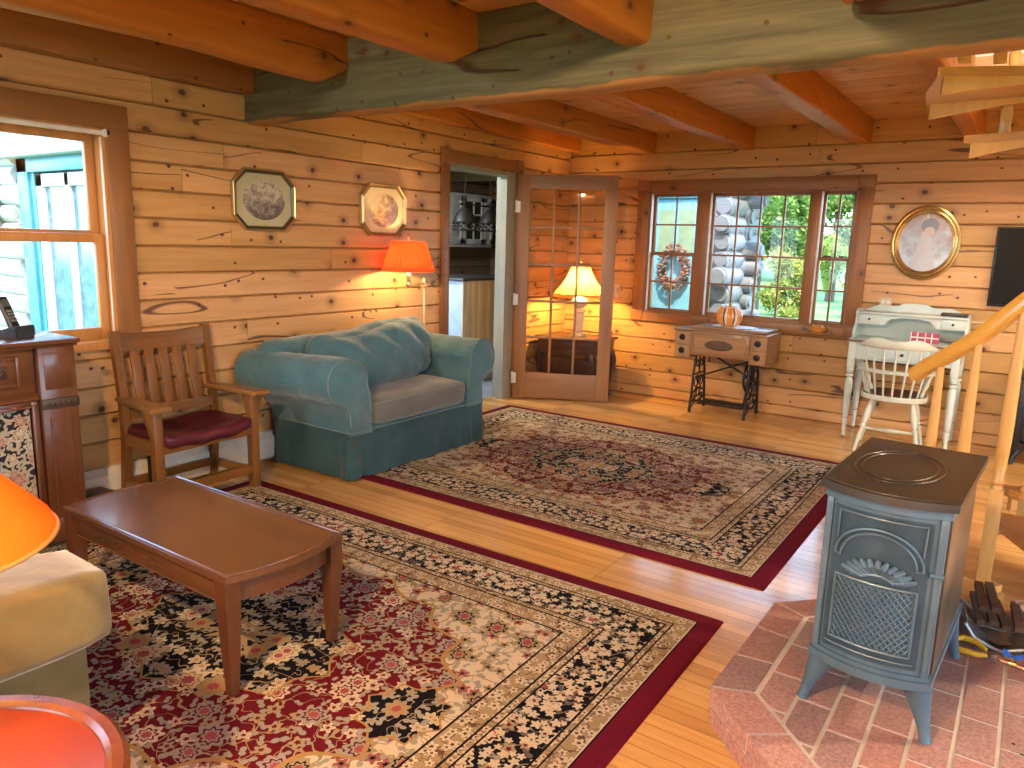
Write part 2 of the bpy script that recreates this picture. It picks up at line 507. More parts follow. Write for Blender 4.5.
# upstairs room seen through the well: white walls
mb = MB(); zt = 4.6
mb.box(2.4, 2.5, -4.6, -.1, CEIL+.12, zt); mb.box(6.2, 6.3, -4.6, -.1, CEIL+.12, zt)
mb.box(2.4, 6.3, -.2, -.1, CEIL+.12, zt); mb.box(2.4, 6.3, -4.7, -4.6, CEIL+.12, zt)
struct(mb.build('wall_upstairs', M['white'], smooth=False))
mb = MB(); mb.box(2.4, 6.3, -4.7, -.1, zt, zt+.1)
struct(mb.build('ceiling_upstairs', M['white'], smooth=False))

# ------------------------------------------------------------------ hewn timbers
def hewn(name, mat, axis, a0, a1, c, z0, z1, w, seed, wob=.012, rounded=.03, label=None, endround=False, flare=0.0):
    mb = MB(); rnd = random.Random(seed)
    n = 40; segs = []
    prof = []
    r = rounded
    hw, z0_, z1_ = w/2, z0, z1
    def corner(cx, cz, a):
        return [(cx + r*math.cos(a+PI/2*k/3), cz + r*math.sin(a+PI/2*k/3)) for k in range(4)]
    prof = corner(hw-r, z1-r, 0) + corner(-hw+r, z1-r, PI/2) + corner(-hw+r, z0+r, PI) + corner(hw-r, z0+r, 1.5*PI)
    m = len(prof)
    def fn(u, v):
        k = int(round(v*m)) % m
        px, pz = prof[k]
        a = a0 + (a1-a0)*u
        nx = noise.noise(Vector((a*1.7, seed*3.1, px*5+pz*9)))*wob
        nzv = noise.noise(Vector((a*1.3, seed*5.7+20, px*4)))*wob*1.4
        e = 1.0
        if endround:
            d = min(1, (a1-a)/.09); e = math.sqrt(max(.02, 1-(1-d)**2))*.35+.65
        zc = z1
        if pz < z1-.05: pz2 = zc-(zc-pz)*e + nzv + flare*noise.noise(Vector((a*.45, seed, 3)))
        else: pz2 = pz
        px2 = px*(.75+.25*e) + nx
        return Vector((c+px2, a, pz2)) if axis == 'y' else Vector((a, c+px2, pz2))
    V = mb.grid(fn, n, m, closed_v=True)
    mb.bm.faces.new(V[0]); mb.bm.faces.new(list(reversed(V[-1])))
    o = mb.build(name, mat, smooth=True, angle=45)
    return struct(o, label, 'beam' if label else None)
hewn('ceiling_beam', M['green_beam'], 'x', -.05, XR, -3.635, 2.06, CEIL+.01, .17, 1, .016, .035, 'grey-green weathered hewn beam crossing the whole ceiling', flare=.03)
for i, xr in enumerate((.87, 1.71, 2.56, 3.42, 4.3, 5.2, 6.1, 7.0)):
    hewn('ceiling_joist', M['joist'], 'y', YF, -3.715, xr-.07, 2.195, CEIL+.01, .14, 11+i, .010, .028 if i % 2 else .04, None, endround=(i != 2))
for i, xr in enumerate((.90, 1.80, 2.71, 3.48)):
    hewn('ceiling_joist', M['joist'], 'y', -3.5, .05, xr-.07, 2.25 if i < 3 else 2.22, CEIL+.01, .135 if i < 3 else .10, 31+i, .006, .012, None)
for i, xr in enumerate((5.38, 6.3, 7.1)):
    hewn('ceiling_joist', M['joist'], 'y', -3.5, .05, xr-.07, 2.25, CEIL+.01, .135, 41+i, .006, .012, None)
# timbers against the left wall
hewn('ceiling_joist', M['trimy'], 'y', YF, -3.72, .045, 2.215, CEIL+.01, .10, 51, .004, .01)
hewn('ceiling_joist', M['joist'], 'y', -3.48, .0, .05, 2.30, CEIL+.01, .10, 52, .004, .01)

# ------------------------------------------------------------------ windows
def casing_box(mb, axis, a0, a1, z0, z1, f0, f1, bevel=.004):
    if axis == 'y': mb.box(min(f0, f1), max(f0, f1), a0, a1, z0, z1, bevel)
    else: mb.box(a0, a1, min(f0, f1), max(f0, f1), z0, z1, bevel)

def sash(parent, axis, a0, a1, z0, z1, pos, cols, rows, sm, rail=.045, brail=.06, mw=.016, dep=.032, pane_name='pane'):
    """one glazed frame centred in depth at pos"""
    g = MB()
    f0, f1 = pos-dep/2, pos+dep/2
    for q in ((a0, a0+rail, z0, z1), (a1-rail, a1, z0, z1), (a0+rail, a1-rail, z0, z0+brail), (a0+rail, a1-rail, z1-rail, z1)):
        casing_box(g, axis, *q, f0, f1, .004)
    s = g.build('sash', sm, parent)
    A0, A1, Z0, Z1 = a0+rail, a1-rail, z0+brail, z1-rail
    if cols > 1 or rows > 1:
        g = MB()
        for i in range(1, cols):
            c = A0+(A1-A0)*i/cols; casing_box(g, axis, c-mw/2, c+mw/2, Z0, Z1, pos-.011, pos+.011, .003)
        for j in range(1, rows):
            c = Z0+(Z1-Z0)*j/rows; casing_box(g, axis, A0, A1, c-mw/2, c+mw/2, pos-.010, pos+.010, .003)
        g.build('muntin', sm, s)
    g = MB(); casing_box(g, axis, A0, A1, Z0, Z1, pos-.002, pos+.002, 0)
    g.build(pane_name, M['glass'], s, smooth=False)
    return s

# window_1: left wall, double hung
w1 = struct(thing('window_1', None, None))
y0, y1, z0, z1 = WL
g = MB()
g.box(-.13, .012, y1-.028, y1, z0, z1); g.box(-.13, .012, y0, y0+.028, z0, z1); g.box(-.13, .012, y0, y1, z1-.028, z1); g.box(-.13, .03, y0, y1, z0-.02, z0+.012)
g.build('jamb', M['sash'], w1)
g = MB()
g.box(0, .024, y1-.01, y1+.105, z0-.0, z1+.105, .004)
g.box(0, .024, y0-.105, y0+.01, z0-.0, z1+.105, .004)
g.build('side_casing', M['trim'], w1)
g = MB(); g.box(.001, .028, y0-.105, y1+.105, z1-.01, z1+.11, .004); g.build('head_casing', M['trimy'], w1)
g = MB(); g.box(-.01, .05, y0-.12, y1+.12, z0-.035, z0+.005, .004); g.build('stool', M['sash'], w1)
zm = 1.385
sash(w1, 'y', y0+.028, y1-.03, z0+.01, zm+.022, -.045, 1, 1, M['sash'])
sash(w1, 'y', y0+.028, y1-.03, zm-.022, z1-.028, -.085, 1, 1, M['sash'])
g = MB(); g.box(-.012, .004, y1-.03, y1-.006, z0+.02, z1-.05, .003); g.build('side_track', M['metal_white'], w1)
g = MB(); g.lathe([(0, -.012), (.02, -.012), (.02, .012), (0, .012)], 16, Matrix.Translation((.012, y1-.01, z1-.03)) @ Matrix.Rotation(PI/2, 4, 'Y')); g.build('shade_bracket', M['metal_white'], w1)
g = MB(); g.lathe([(0, y0), (.013, y0), (.013, y1), (0, y1)], 12, Matrix.Translation((.008, 0, z1-.03)) @ Matrix.Rotation(-PI/2, 4, 'X')); g.build('shade_roller', M['metal_white'], w1)
g = MB(); g.box(-.03, -.004, -5.16, -5.10, zm+.022, zm+.034, .004); g.tube([(-.017, -5.13, zm+.036), (-.0, -5.09, zm+.04)], .005); g.build('sash_lock', M['chrome'], w1)

# window_3: left wall behind the camera
w3 = struct(thing('window_3', None, None))
y0, y1, z0, z1 = WL2
g = MB()
for q in ((y0-.1, y0+.01, z0-.1, z1+.1), (y1-.01, y1+.1, z0-.1, z1+.1), (y0, y1, z1-.01, z1+.1), (y0, y1, z0-.1, z0+.01)):
    g.box(0, .024, *q, .003)
g.build('casing', M['trim'], w3)
sash(w3, 'y', y0, y1, z0, z1, -.06, 2, 1, M['sash'])

# window_2: back wall, three lights
w2 = struct(thing('window_2', None, None))
x0, x1, z0, z1 = WB
g = MB()
g.box(x0, x0+.02, -.012, .13, z0, z1); g.box(x1-.02, x1, -.012, .13, z0, z1); g.box(x0, x1, -.012, .13, z1-.025, z1); g.box(x0, x1, -.014, .13, z0, z0+.02)
g.build('jamb', M['brown_sash'], w2)
g = MB()
g.box(x0-.115, x0+.005, -.024, 0, z0, z1+.0, .004); g.box(x1-.005, x1+.105, -.024, 0, z0, z1, .004)
for xx in (x0-.115, x1-.005):
    for zz in (z1, z0-.075): g.box(xx-.004, xx+.114, -.030, 0, zz, zz+.095, .004)
g.build('side_casing', M['trim'], w2)
g = MB(); g.box(x0, x1, -.024, 0, z1-.005, z1+.095, .004); g.build('head_casing', M['trimx'], w2)
g = MB(); g.box(x0, x1, -.026, 0, z0-.075, z0+.005, .004); g.build('apron', M['trimx'], w2)
g = MB()
g.box(1.335, 1.455, -.018, .12, z0+.01, z1-.01, .004); g.box(2.315, 2.385, -.018, .12, z0+.01, z1-.01, .004)
g.build('mullion', M['brown_sash'], w2)
g = MB(); g.box(1.452, 1.462, -.012, .03, z0+.02, z1-.025); g.box(2.385, 2.395, -.012, .03, z0+.02, z1-.025); g.box(x0+.02, x0+.027, -.012, .03, z0+.02, z1-.025)
g.build('weather_strip', M['metal_white'], w2)
zm = 1.355
for a0, a1 in ((x0+.02, 1.335), (2.385, x1-.02)):
    sash(w2, 'x', a0, a1, z0+.01, zm+.016, .035, 2, 2, M['brown_sash'], .028, .04, .015)
    sash(w2, 'x', a0, a1, zm-.016, z1-.022, .065, 2, 2, M['brown_sash'], .028, .03, .015)
sash(w2, 'x', 1.455, 2.315, z0+.01, z1-.022, .05, 4, 4, M['brown_sash'], .03, .035, .016)
g = MB(); g.box(2.44, 2.50, -.0, .03, zm+.016, zm+.030, .003); g.box(2.56, 2.60, -.0, .03, zm+.016, zm+.028, .003); g.box(1.10, 1.15, 0, .03, zm+.016, zm+.026, .003)
g.build('sash_lock', M['black'], w2)

# wide glazing in the right wall (outside the picture): daylight comes through it
w4 = struct(thing('window_4', None, None))
y0, y1, z0, z1 = WR
g = MB()
for q in ((y0-.1, y0, z0-.1, z1+.1), (y1, y1+.1, z0-.1, z1+.1), (y0, y1, z1, z1+.1), (y0, y1, z0-.1, z0)):
    g.box(XR-.024, XR, *q, .003)
g.build('casing', M['trim'], w4)
for k in range(4):
    a = y0+(y1-y0)*k/4; b = y0+(y1-y0)*(k+1)/4
    sash(w4, 'y', a+.01, b-.01, z0, z1, XR+.06, 1, 1, M['sash'])

for nm, (x0, x1, z0, z1) in (('window_5', WF), ('window_6', WF2)):
    w5 = struct(thing(nm, None, None))
    g = MB()
    for q in ((x0-.1, x0, z0-.1, z1+.1), (x1, x1+.1, z0-.1, z1+.1), (x0, x1, z1, z1+.1), (x0, x1, z0-.1, z0)): g.box(q[0], q[1], YF, YF+.024, q[2], q[3], .003)
    g.build('casing', M['trim'], w5)
    for k in range(2):
        a = x0+(x1-x0)*k/2; b = x0+(x1-x0)*(k+1)/2
        sash(w5, 'x', a+.01, b-.01, z0, z1, YF-.06, 1, 1, M['sash'])
# ------------------------------------------------------------------ doorway trim and French door
mb = MB()
y0, y1, z0, z1 = DO
mb.box(.001, .028, y0-.09, y0, 0, z1, .004); mb.box(.001, .028, y1, y1+.09, 0, z1-.0, .004)
mb.build_ = None
o = mb.build('trim_1', M['trim']); struct(o)
mb = MB(); mb.box(.001, .028, y0, y1, z1, z1+.10, .004)
mb.box(.001, .034, y0-.095, y0+.003, z1-.003, z1+.112, .004); mb.box(.001, .034, y1-.003, y1+.095, z1-.003, z1+.112, .004)
struct(mb.build('trim_2', M['trimy']))
M['jamb_grey'] = wood('grey_painted_jamb', (.36, .34, .26), (.27, .25, .19), axis=2, rough=.5, isl=0)
mb = MB(); mb.box(-.06, .012, y1-.135, y1+.0, 0, z1-.0); mb.box(-.16, -.06, y1-.05, y1, 0, z1); mb.box(-.16, .0, y0, y0+.03, 0, z1); mb.box(-.16, .0, y0, y1, z1-.03, z1)
struct(mb.build('trim_3', M['jamb_grey']))

dA = math.atan2(.40, .81)
fd = thing('door_1', 'wooden French door with fifteen glass panes, standing open beside the kitchen doorway', 'door', (.035, -.955, .012), dA, kind='structure')
M['door'] = wood('brown_door_wood', (.34, .175, .08), (.25, .115, .048), axis=2, rough=.42, isl=.05)
DW, DH, TH = .885, 2.0, .036
st, top, bot = .115, .125, .235
g = MB()
g.box(0, st, -TH/2, TH/2, 0, DH, .003); g.box(DW-st, DW, -TH/2, TH/2, 0, DH, .003)
g.build('stile', M['door'], fd)
g = MB(); g.box(st, DW-st, -TH/2+.001, TH/2-.001, 0, bot, .002); g.box(st, DW-st, -TH/2+.001, TH/2-.001, DH-top, DH, .002)
g.build('rail', wood('brown_door_wood_across', (.34, .175, .08), (.25, .115, .048), axis=0, rough=.42, isl=.05), fd)
g = MB()
for i in range(1, 3):
    c = st+(DW-2*st)*i/3; g.box(c-.011, c+.011, -TH/2+.003, TH/2-.003, bot, DH-top, .004)
for j in range(1, 5):
    c = bot+(DH-top-bot)*j/5; g.box(st, DW-st, -TH/2+.004, TH/2-.004, c-.011, c+.011, .004)
g.build('muntin', M['door'], fd)
g = MB(); g.box(st, DW-st, -.002, .002, bot, DH-top); g.build('pane', glass_mat('door_glass', (.97, .98, .97), .08), fd, smooth=False)
for zz in (.18, .90, 1.72):
    g = MB(); g.lathe([(0, -.05), (.011, -.05), (.011, .05), (.006, .058), (0, .06)], 12, Matrix.Translation((-.006, -TH/2-.004, zz))); g.box(-.003, .03, -TH/2-.003, -TH/2, zz-.048, zz+.048)
    tag(g.build('hinge', plain('hinge_white', (.75, .73, .66), .4), fd), 'pale painted hinge')
g = MB(); g.box(DW-.075, DW-.035, -TH/2-.004, TH/2+.004, .93, 1.07, .003)
for s in (-1, 1): g.lathe([(0, 0), (.011, 0), (.011, .03), (.026, .04), (.028, .055), (.018, .068), (0, .07)], 16, Matrix.Translation((DW-.055, s*(TH/2), 1.0)) @ Matrix.Rotation(-s*PI/2, 4, 'X'))
#g.build('door_knob', M['brass'], fd)
g.bm.free()
# ------------------------------------------------------------------ kitchen seen through the doorway
KX0, KY0, KY1 = -2.75, -2.75, 2.4
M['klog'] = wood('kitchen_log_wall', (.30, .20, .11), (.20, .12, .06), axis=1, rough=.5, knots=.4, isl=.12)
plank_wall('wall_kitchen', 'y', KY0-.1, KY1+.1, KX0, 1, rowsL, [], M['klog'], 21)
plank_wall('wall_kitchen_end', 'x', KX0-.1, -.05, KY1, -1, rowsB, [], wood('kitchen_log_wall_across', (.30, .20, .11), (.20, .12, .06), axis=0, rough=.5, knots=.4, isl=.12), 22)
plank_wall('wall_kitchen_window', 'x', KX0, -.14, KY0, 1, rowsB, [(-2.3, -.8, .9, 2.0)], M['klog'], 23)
plank_wall('wall_kitchen_east', 'y', .14, KY1+.14, -.14, -1, rowsL, [], M['klog'], 24)
t = NT('grey_blue_tile_floor'); o_ = t.obj()
br = t.n('ShaderNodeTexBrick'); br.offset = 0; t.l(o_, br.inputs['Vector'])
for k, v in (('Scale', 1.0), ('Mortar Size', .006), ('Brick Width', .3), ('Row Height', .3)): br.inputs[k].default_value = v
br.inputs['Color1'].default_value = (.42, .46, .52, 1); br.inputs['Color2'].default_value = (.34, .40, .48, 1); br.inputs['Mortar'].default_value = (.2, .22, .24, 1)
t.bsdf(br.outputs['Color'], .3)
mb = MB(); mb.box(KX0-.14, -.14, KY0-.14, KY1+.14, -.08, -.003); struct(mb.build('floor_kitchen', t.m, smooth=False))
mb = MB(); mb.box(KX0-.14, -.139, KY0-.14, KY1+.14, 2.32, 2.4); struct(mb.build('ceiling_kitchen', plain('kitchen_ceiling', (.42, .40, .30), .7), smooth=False))
mb = MB()
for yy in (-.9, .3, 1.5): mb.box(KX0, -.14, yy-.05, yy+.05, 2.2, 2.32, .006)
struct(mb.build('trim_kitchen_ceiling', wood('kitchen_joist', (.36, .31, .2), (.26, .21, .13), axis=0, rough=.6, isl=.05), smooth=False))

# white wall cabinet with a glazed door
cab = thing('wall_cabinet', 'white kitchen wall cabinet with glazed door, behind the hanging lamps', 'cabinet', (-2.44, 0, 0))
g = MB(); g.box(-.29, 0, .60, 2.02, 1.34, 2.04, .004); g.build('body', M['white'], cab)
for a, b in ((.62, .97), (.99, 1.34), (1.36, 1.79), (1.81, 2.0)):
    g = MB()
    for q in ((a, a+.055, 1.38, 2.0), (b-.055, b, 1.38, 2.0), (a, b, 1.38, 1.45), (a, b, 1.94, 2.0)): g.box(0, .022, q[0], q[1], q[2], q[3], .003)
    if 1.35 < a < 1.5:
        g.box(.004, .02, (a+b)/2-.012, (a+b)/2+.012, 1.4, 1.98)
        for z in (1.58, 1.77): g.box(.004, .019, a, b, z-.01, z+.01)
    else: g.box(.002, .012, a, b, 1.4, 1.98); g.box(.006, .018, a+.07, b-.07, 1.49, 1.9, .006)
    d = g.build('door', M['white'], cab)
    if 1.35 < a < 1.5:
        g = MB(); g.box(.005, .009, a+.04, b-.04, 1.43, 1.96); tag(g.build('pane', plain('dark_green_glass', (.03, .035, .012), .15), d), 'dark glass panes')
M['counter'] = plain('dark_counter', (.05, .05, .055), .3)
cb = thing('base_cabinet', 'pale blue kitchen base cabinet with a dark worktop under the wall cabinet', 'cabinet', (-2.735, 0, 0))
M['bluish'] = plain('pale_blue_paint', (.50, .62, .72), .4)
g = MB(); g.box(0, .56, -.4, 2.2, .1, .87, .004); g.build('body', M['bluish'], cb)
g = MB(); g.box(0, .60, -.42, 2.2, .87, .91, .006); g.build('worktop', M['counter'], cb)
for k in range(4):
    a = -.36+.66*k
    g = MB(); g.box(.56, .58, a, a+.62, .12, .68, .005); g.box(.578, .586, a+.09, a+.53, .2, .6, .006); d = g.build('door', M['bluish'], cb)
    g = MB(); g.tube([(.58, a+.56, .5), (.605, a+.56, .5), (.605, a+.56, .6), (.58, a+.56, .6)], .006, 8); g.build('handle', M['chrome'], d)
    g = MB(); g.box(.56, .58, a, a+.62, .71, .85, .005); g.build('drawer', M['bluish'], cb)
kt = thing('kettle', 'black kettle on the dark kitchen worktop', 'kettle', (-2.33, .75, .911))
g = MB(); g.lathe([(0, 0), (.09, 0), (.1, .03), (.085, .1), (.05, .13), (0, .135)], 20); g.tube([(.07, 0, .06), (.13, 0, .10), (.14, 0, .12)], [.018, .012, .01], 8); g.build('body', M['black'], kt)
g = MB(); g.tube([(0, -.07, .11), (0, -.06, .19), (0, .06, .19), (0, .07, .11)], .007, 8); g.build('handle', M['black'], kt)
# peninsula with a pale worn panel
pn = thing('peninsula_counter', 'kitchen counter end faced with a pale worn wood panel, inside the doorway', 'counter', (-.72, -.5, 0))
M['pale_panel'] = wood('pale_worn_panel', (.82, .70, .50), (.52, .38, .20), axis=2, rough=.5, isl=0, contrast=1.6)
g = MB(); g.box(-.02, 0, -.265, .62, .02, 1.03, .003); tag(g.build('end_panel', M['pale_panel'], pn), 'pale streaky wood panel')
g = MB(); g.box(-.60, -.02, -.24, .60, 0, 1.03, .003); g.build('body', M['bluish'], pn)
g = MB(); g.box(-.63, .015, -.285, .65, 1.03, 1.06, .006); g.build('worktop', M['counter'], pn)
g = MB(); g.box(0, .012, -.265, .62, 0, .07, .003); g.build('kick_board', plain('pale_kick', (.6, .62, .62), .5), pn)
# white appliance left of the peninsula
dw = thing('dishwasher', 'pale blue kitchen appliance front at the left edge of the doorway', 'appliance', (-1.45, -.62, 0))
g = MB(); g.box(-.5, 0, -.6, .0, .08, .86, .006); g.build('body', M['bluish'], dw)
g = MB(); g.box(-.52, .01, -.6, .0, .86, .90, .005); g.build('worktop', M['counter'], dw)
g = MB(); g.box(0, .02, -.58, -.02, .12, .70, .006); g.build('door', M['bluish'], dw)
g = MB(); g.box(0, .022, -.58, -.02, .715, .85, .006); g.build('control_panel', M['white'], dw)
g = MB(); g.box(-.45, 0, -.58, -.02, 0, .08); g.build('plinth', M['black'], dw)
# hanging two-shade lamp
pl = thing('pendant_lamp', 'black hanging kitchen lamp with two pierced dome shades on a bar', 'pendant lamp', (-.75, -.44, -.03))
iron = plain('dark_iron', (.012, .011, .010), .5)
g = MB(); g.tube([(0, -.36, 1.80), (0, .34, 1.80)], .009, 8); g.build('bar', iron, pl)
for yy in (-.30, .16):
    g = MB(); g.tube([(0, yy+.0, 1.80), (0, yy+.07*(1 if yy < 0 else -1), 2.35)], .004, 6); g.build('chain', iron, pl)
for yy in (-.28, .14):
    g = MB(); g.lathe([(.022, 1.795), (.026, 1.775), (.045, 1.76), (.078, 1.72), (.104, 1.67), (.116, 1.635), (.112, 1.635), (.10, 1.67), (.074, 1.72), (.04, 1.755), (.0, 1.765)], 24, Matrix.Translation((0, yy, 0)))
    s = g.build('lamp_shade', iron, pl)
    g = MB()
    for k in range(22):
        a = 2*PI*k/22
        for zz, rr, q in ((1.620, .117, .010), (1.596, .118, .010), (1.572, .119, .009)):
            if (k+int(zz*200)) % 2 == 0: g.sphere((rr*math.cos(a), yy+rr*math.sin(a), zz), q, u=8, v=5)
    g.lathe([(.116, 1.637), (.121, 1.631), (.116, 1.625)], 24, Matrix.Translation((0, yy, 0))); g.lathe([(.117, 1.563), (.122, 1.556), (.117, 1.548), (.116, 1.556), (.117, 1.563)], 24, Matrix.Translation((0, yy, 0)))
    g.build('skirt', iron, s)
for yy in (-.28, .14):
    g = MB(); g.lathe([(0, 0), (.02, 0), (.03, .02), (.012, .05), (0, .06)], 12, Matrix.Translation((0, yy, 1.795))); g.build('finial', iron, pl)
op = tag(MB().box(KX0+.003, KX0+.012, 1.30, 1.37, 1.08, 1.19, .003).build('wall_outlet', M['white']), 'small white outlet plate on the kitchen log wall', 'outlet')

# ------------------------------------------------------------------ outdoors
t = NT('sunny_lawn'); o_ = t.obj()
f = t.noise(o_, 1.2, 4, .6); f2 = t.noise(o_, 38, 3, .6)
c = t.ramp(t.math('ADD', t.math('MULTIPLY', f, .6), t.math('MULTIPLY', f2, .4)), [(.32, (.10, .18, .06)), (.55, (.18, .27, .10)), (.72, (.32, .34, .15))])
t.bsdf(c, .9, 0, t.bump(f2, .6, .03), .1); M['lawn'] = t.m
mb = MB(); mb.grid(lambda u, v: Vector((-45+90*u, -40+90*v, -.35 + .25*noise.noise(Vector((u*9, v*9, 0))) + max(0, (v*90-40-2))*.022)), 60, 60)
struct(mb.build('ground', M['lawn']))
M['outlog'] = wood('weathered_grey_log', (.22, .225, .235), (.14, .14, .15), axis=0, rough=.8, isl=.1, cracks=.8, bump=.5)
M['palelog'] = wood('pale_bleached_log', (.50, .49, .46), (.36, .35, .33), axis=0, rough=.8, isl=.1, cracks=.8, bump=.5)
M['teal'] = plain('teal_paint', (.04, .20, .26), .4)
M['teal_light'] = plain('pale_teal_paint', (.17, .42, .54), .4)
M['teal_dark'] = plain('deep_teal_paint', (.035, .22, .26), .4)
def log_row(mb, x0, x1, y, z, r, rnd, axis='x'):
    n = 9
    pts = [(x0+(x1-x0)*i/(n-1), y+rnd.uniform(-.01, .01), z) if axis == 'x' else (y, x0+(x1-x0)*i/(n-1), z) for i in range(n)]
    mb.tube(pts, [r*rnd.uniform(.92, 1.06) for _ in range(n)], 14)
# entry wing beyond the back window: log wall, corner of log ends, teal door
rnd = random.Random(12)
mb = MB()
for k in range(12):
    z = .06+.19*k
    log_row(mb, -.14, .02, 2.1, z, .10, rnd); log_row(mb, .76, 1.10, 2.1, z, .10, rnd)
mb.box(-.14, 1.0, 2.1, 2.3, -.3, 2.3)
struct(mb.build('wall_entry', M['outlog']))
mb = MB()
for k in range(12):
    z = -.03+.19*k
    mb.tube([(1.02, 1.55+rnd.uniform(-.1, .08), z), (1.03, 2.6, z)], [.115*rnd.uniform(.9, 1.08)]*2, 14)
    mb.tube([(.5, 2.12, z+.095), (1.22+rnd.uniform(-.06, .12), 2.12, z+.095)], [.10*rnd.uniform(.9, 1.05)]*2, 14)
o = mb.build('wall_entry_corner', M['outlog'], angle=50); struct(o)
bmk = bmesh.new(); bmk.from_mesh(o.data); bmesh.ops.bevel(bmk, geom=[e for e in bmk.edges if e.is_manifold and e.calc_face_angle(0) > 1.2], offset=.03, segments=3, affect='EDGES'); bmk.to_mesh(o.data); bmk.free()
ed = struct(thing('door_2', 'light teal entry door outside the back window, hung with a wreath', 'door', (.32, 1.985, 0)))
g = MB(); g.box(-.30, .30, -.02, .03, -.1, 1.98, .004); g.box(-.24, -.05, -.035, -.02, .05, .62, .01); g.box(.05, .24, -.035, -.02, .05, .62, .01); g.build('door_leaf', M['teal_light'], ed)
g = MB(); g.box(-.38, -.30, -.05, .03, -.1, 2.08, .004); g.box(.30, .42, -.05, .03, -.1, 2.08, .004); g.box(-.38, .42, -.05, .03, 1.98, 2.10, .004); g.build('door_frame', M['teal'], ed)
g = MB()
for a in (-.22, .03):
    g.box(a, a+.19, -.026, -.018, 1.32, 1.85)
g.build('pane', plain('door_light_glass', (.25, .34, .22), .1), ed)
g = MB(); g.box(.24, .26, -.06, -.03, .9, .98, .003); g.build('handle', M['brass'], ed)
# wreath
t = NT('dried_wreath'); rp = t.n('ShaderNodeNewGeometry').outputs['Random Per Island']
t.bsdf(t.ramp(rp, [(0, (.18, .05, .035)), (.35, (.26, .10, .07)), (.6, (.30, .18, .11)), (.8, (.12, .09, .05)), (1, (.34, .15, .12))]), .8); 
mb = MB(); rnd = random.Random(5)
for k in range(260):
    a = rnd.uniform(0, 2*PI); b = rnd.uniform(0, 2*PI); rr = .155+.055*math.cos(b)*rnd.uniform(.5, 1)
    p = Vector((rr*math.cos(a), -.03+.05*math.sin(b), rr*1.35*math.sin(a)))
    mb.sphere(p, rnd.uniform(.012, .024), 1, 1, rnd.uniform(.5, 1.2), 6, 4)
tag(mb.build('wreath', t.m, loc=(.34, 1.93, 1.18)), 'dried flower wreath hanging on the teal door outside', 'wreath')
# planter/lantern by the door
pt = thing('stone_planter', 'grey stone pedestal planter on the porch beside the teal door', 'planter', (.22, 1.55, 0))
stone = plain('grey_stone', (.30, .31, .33), .9, bump=.4)
g = MB(); g.box(-.10, .10, -.1, .1, -.02, .5, .01); g.build('pedestal', stone, pt)
g = MB(); g.box(-.15, .15, -.15, .15, .5, .62, .02); g.build('cap', stone, pt)
mb = MB(); mb.box(-.14, 3.0, .14, 2.4, -.10, -.02); struct(mb.build('porch_deck', plain('porch_boards', (.35, .33, .30), .8), None))
mb = MB(); mb.box(-.14, 1.35, 1.8, 2.6, 2.35, 2.5); mb.prism([(1.35, 2.5), (1.35, 2.2), (1.62, 2.06), (1.66, 2.12)], 1.6, 2.6, axis='y')
struct(mb.build('porch_roof', plain('grey_fascia', (.30, .30, .31), .8), smooth=False))

# kitchen wing wall beyond the left window: pale sunlit logs, teal glazed door
rnd = random.Random(14)
mb = MB()
for k in range(14):
    z = .06+.19*k
    log_row(mb, -9.5, -4.86+rnd.uniform(-.05, .05), -2.95, z, .105, rnd)
struct(mb.build('wall_wing', M['palelog'], angle=50))
mb = MB(); mb.box(-9.5, KX0-.14, -2.9, -2.75, -.3, 3.0); struct(mb.build('wall_wing_core', M['outlog'], smooth=False))
gd = struct(thing('door_3', 'teal framed glazed patio door of the wing outside the left window', 'door', (-4.78, -2.93, 0)))
g = MB(); g.box(0, .22, -.08, .02, -.2, 2.12, .006); g.box(.22, .30, -.05, .02, -.2, 2.05, .004); g.box(1.48, 1.70, -.08, .02, -.2, 2.12, .006); g.box(0, 1.7, -.08, .02, 1.98, 2.12, .006); g.build('door_frame', M['teal'], gd)
g = MB()
for q in ((.33, .46, 0, 1.96), (.92, 1.0, 0, 1.96), (1.38, 1.46, 0, 1.96), (.33, 1.0, 1.84, 1.96), (.33, 1.0, 0, .12), (1.0, 1.46, 1.84, 1.96)): g.box(q[0], q[1], -.05, 0, q[2], q[3], .004)
g.build('sash', plain('white_exterior_sash', (.55, .55, .55), .5), gd)
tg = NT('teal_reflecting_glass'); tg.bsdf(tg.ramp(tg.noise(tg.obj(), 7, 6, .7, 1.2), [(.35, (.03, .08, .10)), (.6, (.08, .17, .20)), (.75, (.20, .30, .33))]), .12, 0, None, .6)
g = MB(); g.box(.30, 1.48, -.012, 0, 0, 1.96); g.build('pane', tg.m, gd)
mb = MB(); mb.box(-9.5, -2.9, -3.12, -2.86, 2.12, 2.30, .02); struct(mb.build('beam_porch', plain('blue_grey_fascia', (.36, .42, .46), .7)))
ln = thing('porch_lantern', 'small teal lantern bracketed to the bleached log wall outside', 'lantern', (-5.25, -3.10, 1.62))
g = MB(); g.box(-.09, .09, -.02, .05, -.25, .28, .01); g.build('backplate', plain('grey_board', (.25, .28, .3), .7), ln)
g = MB(); g.tube([(0, 0, .1), (0, -.08, .12), (0, -.14, .06)], .012, 8); g.build('bracket', M['teal_dark'], ln)
g = MB(); g.lathe([(0, .06), (.03, .05), (.08, .0), (.07, -.08), (.05, -.1), (0, -.1)], 14, Matrix.Translation((0, -.14, 0))); g.build('lamp_shade', M['teal'], ln)

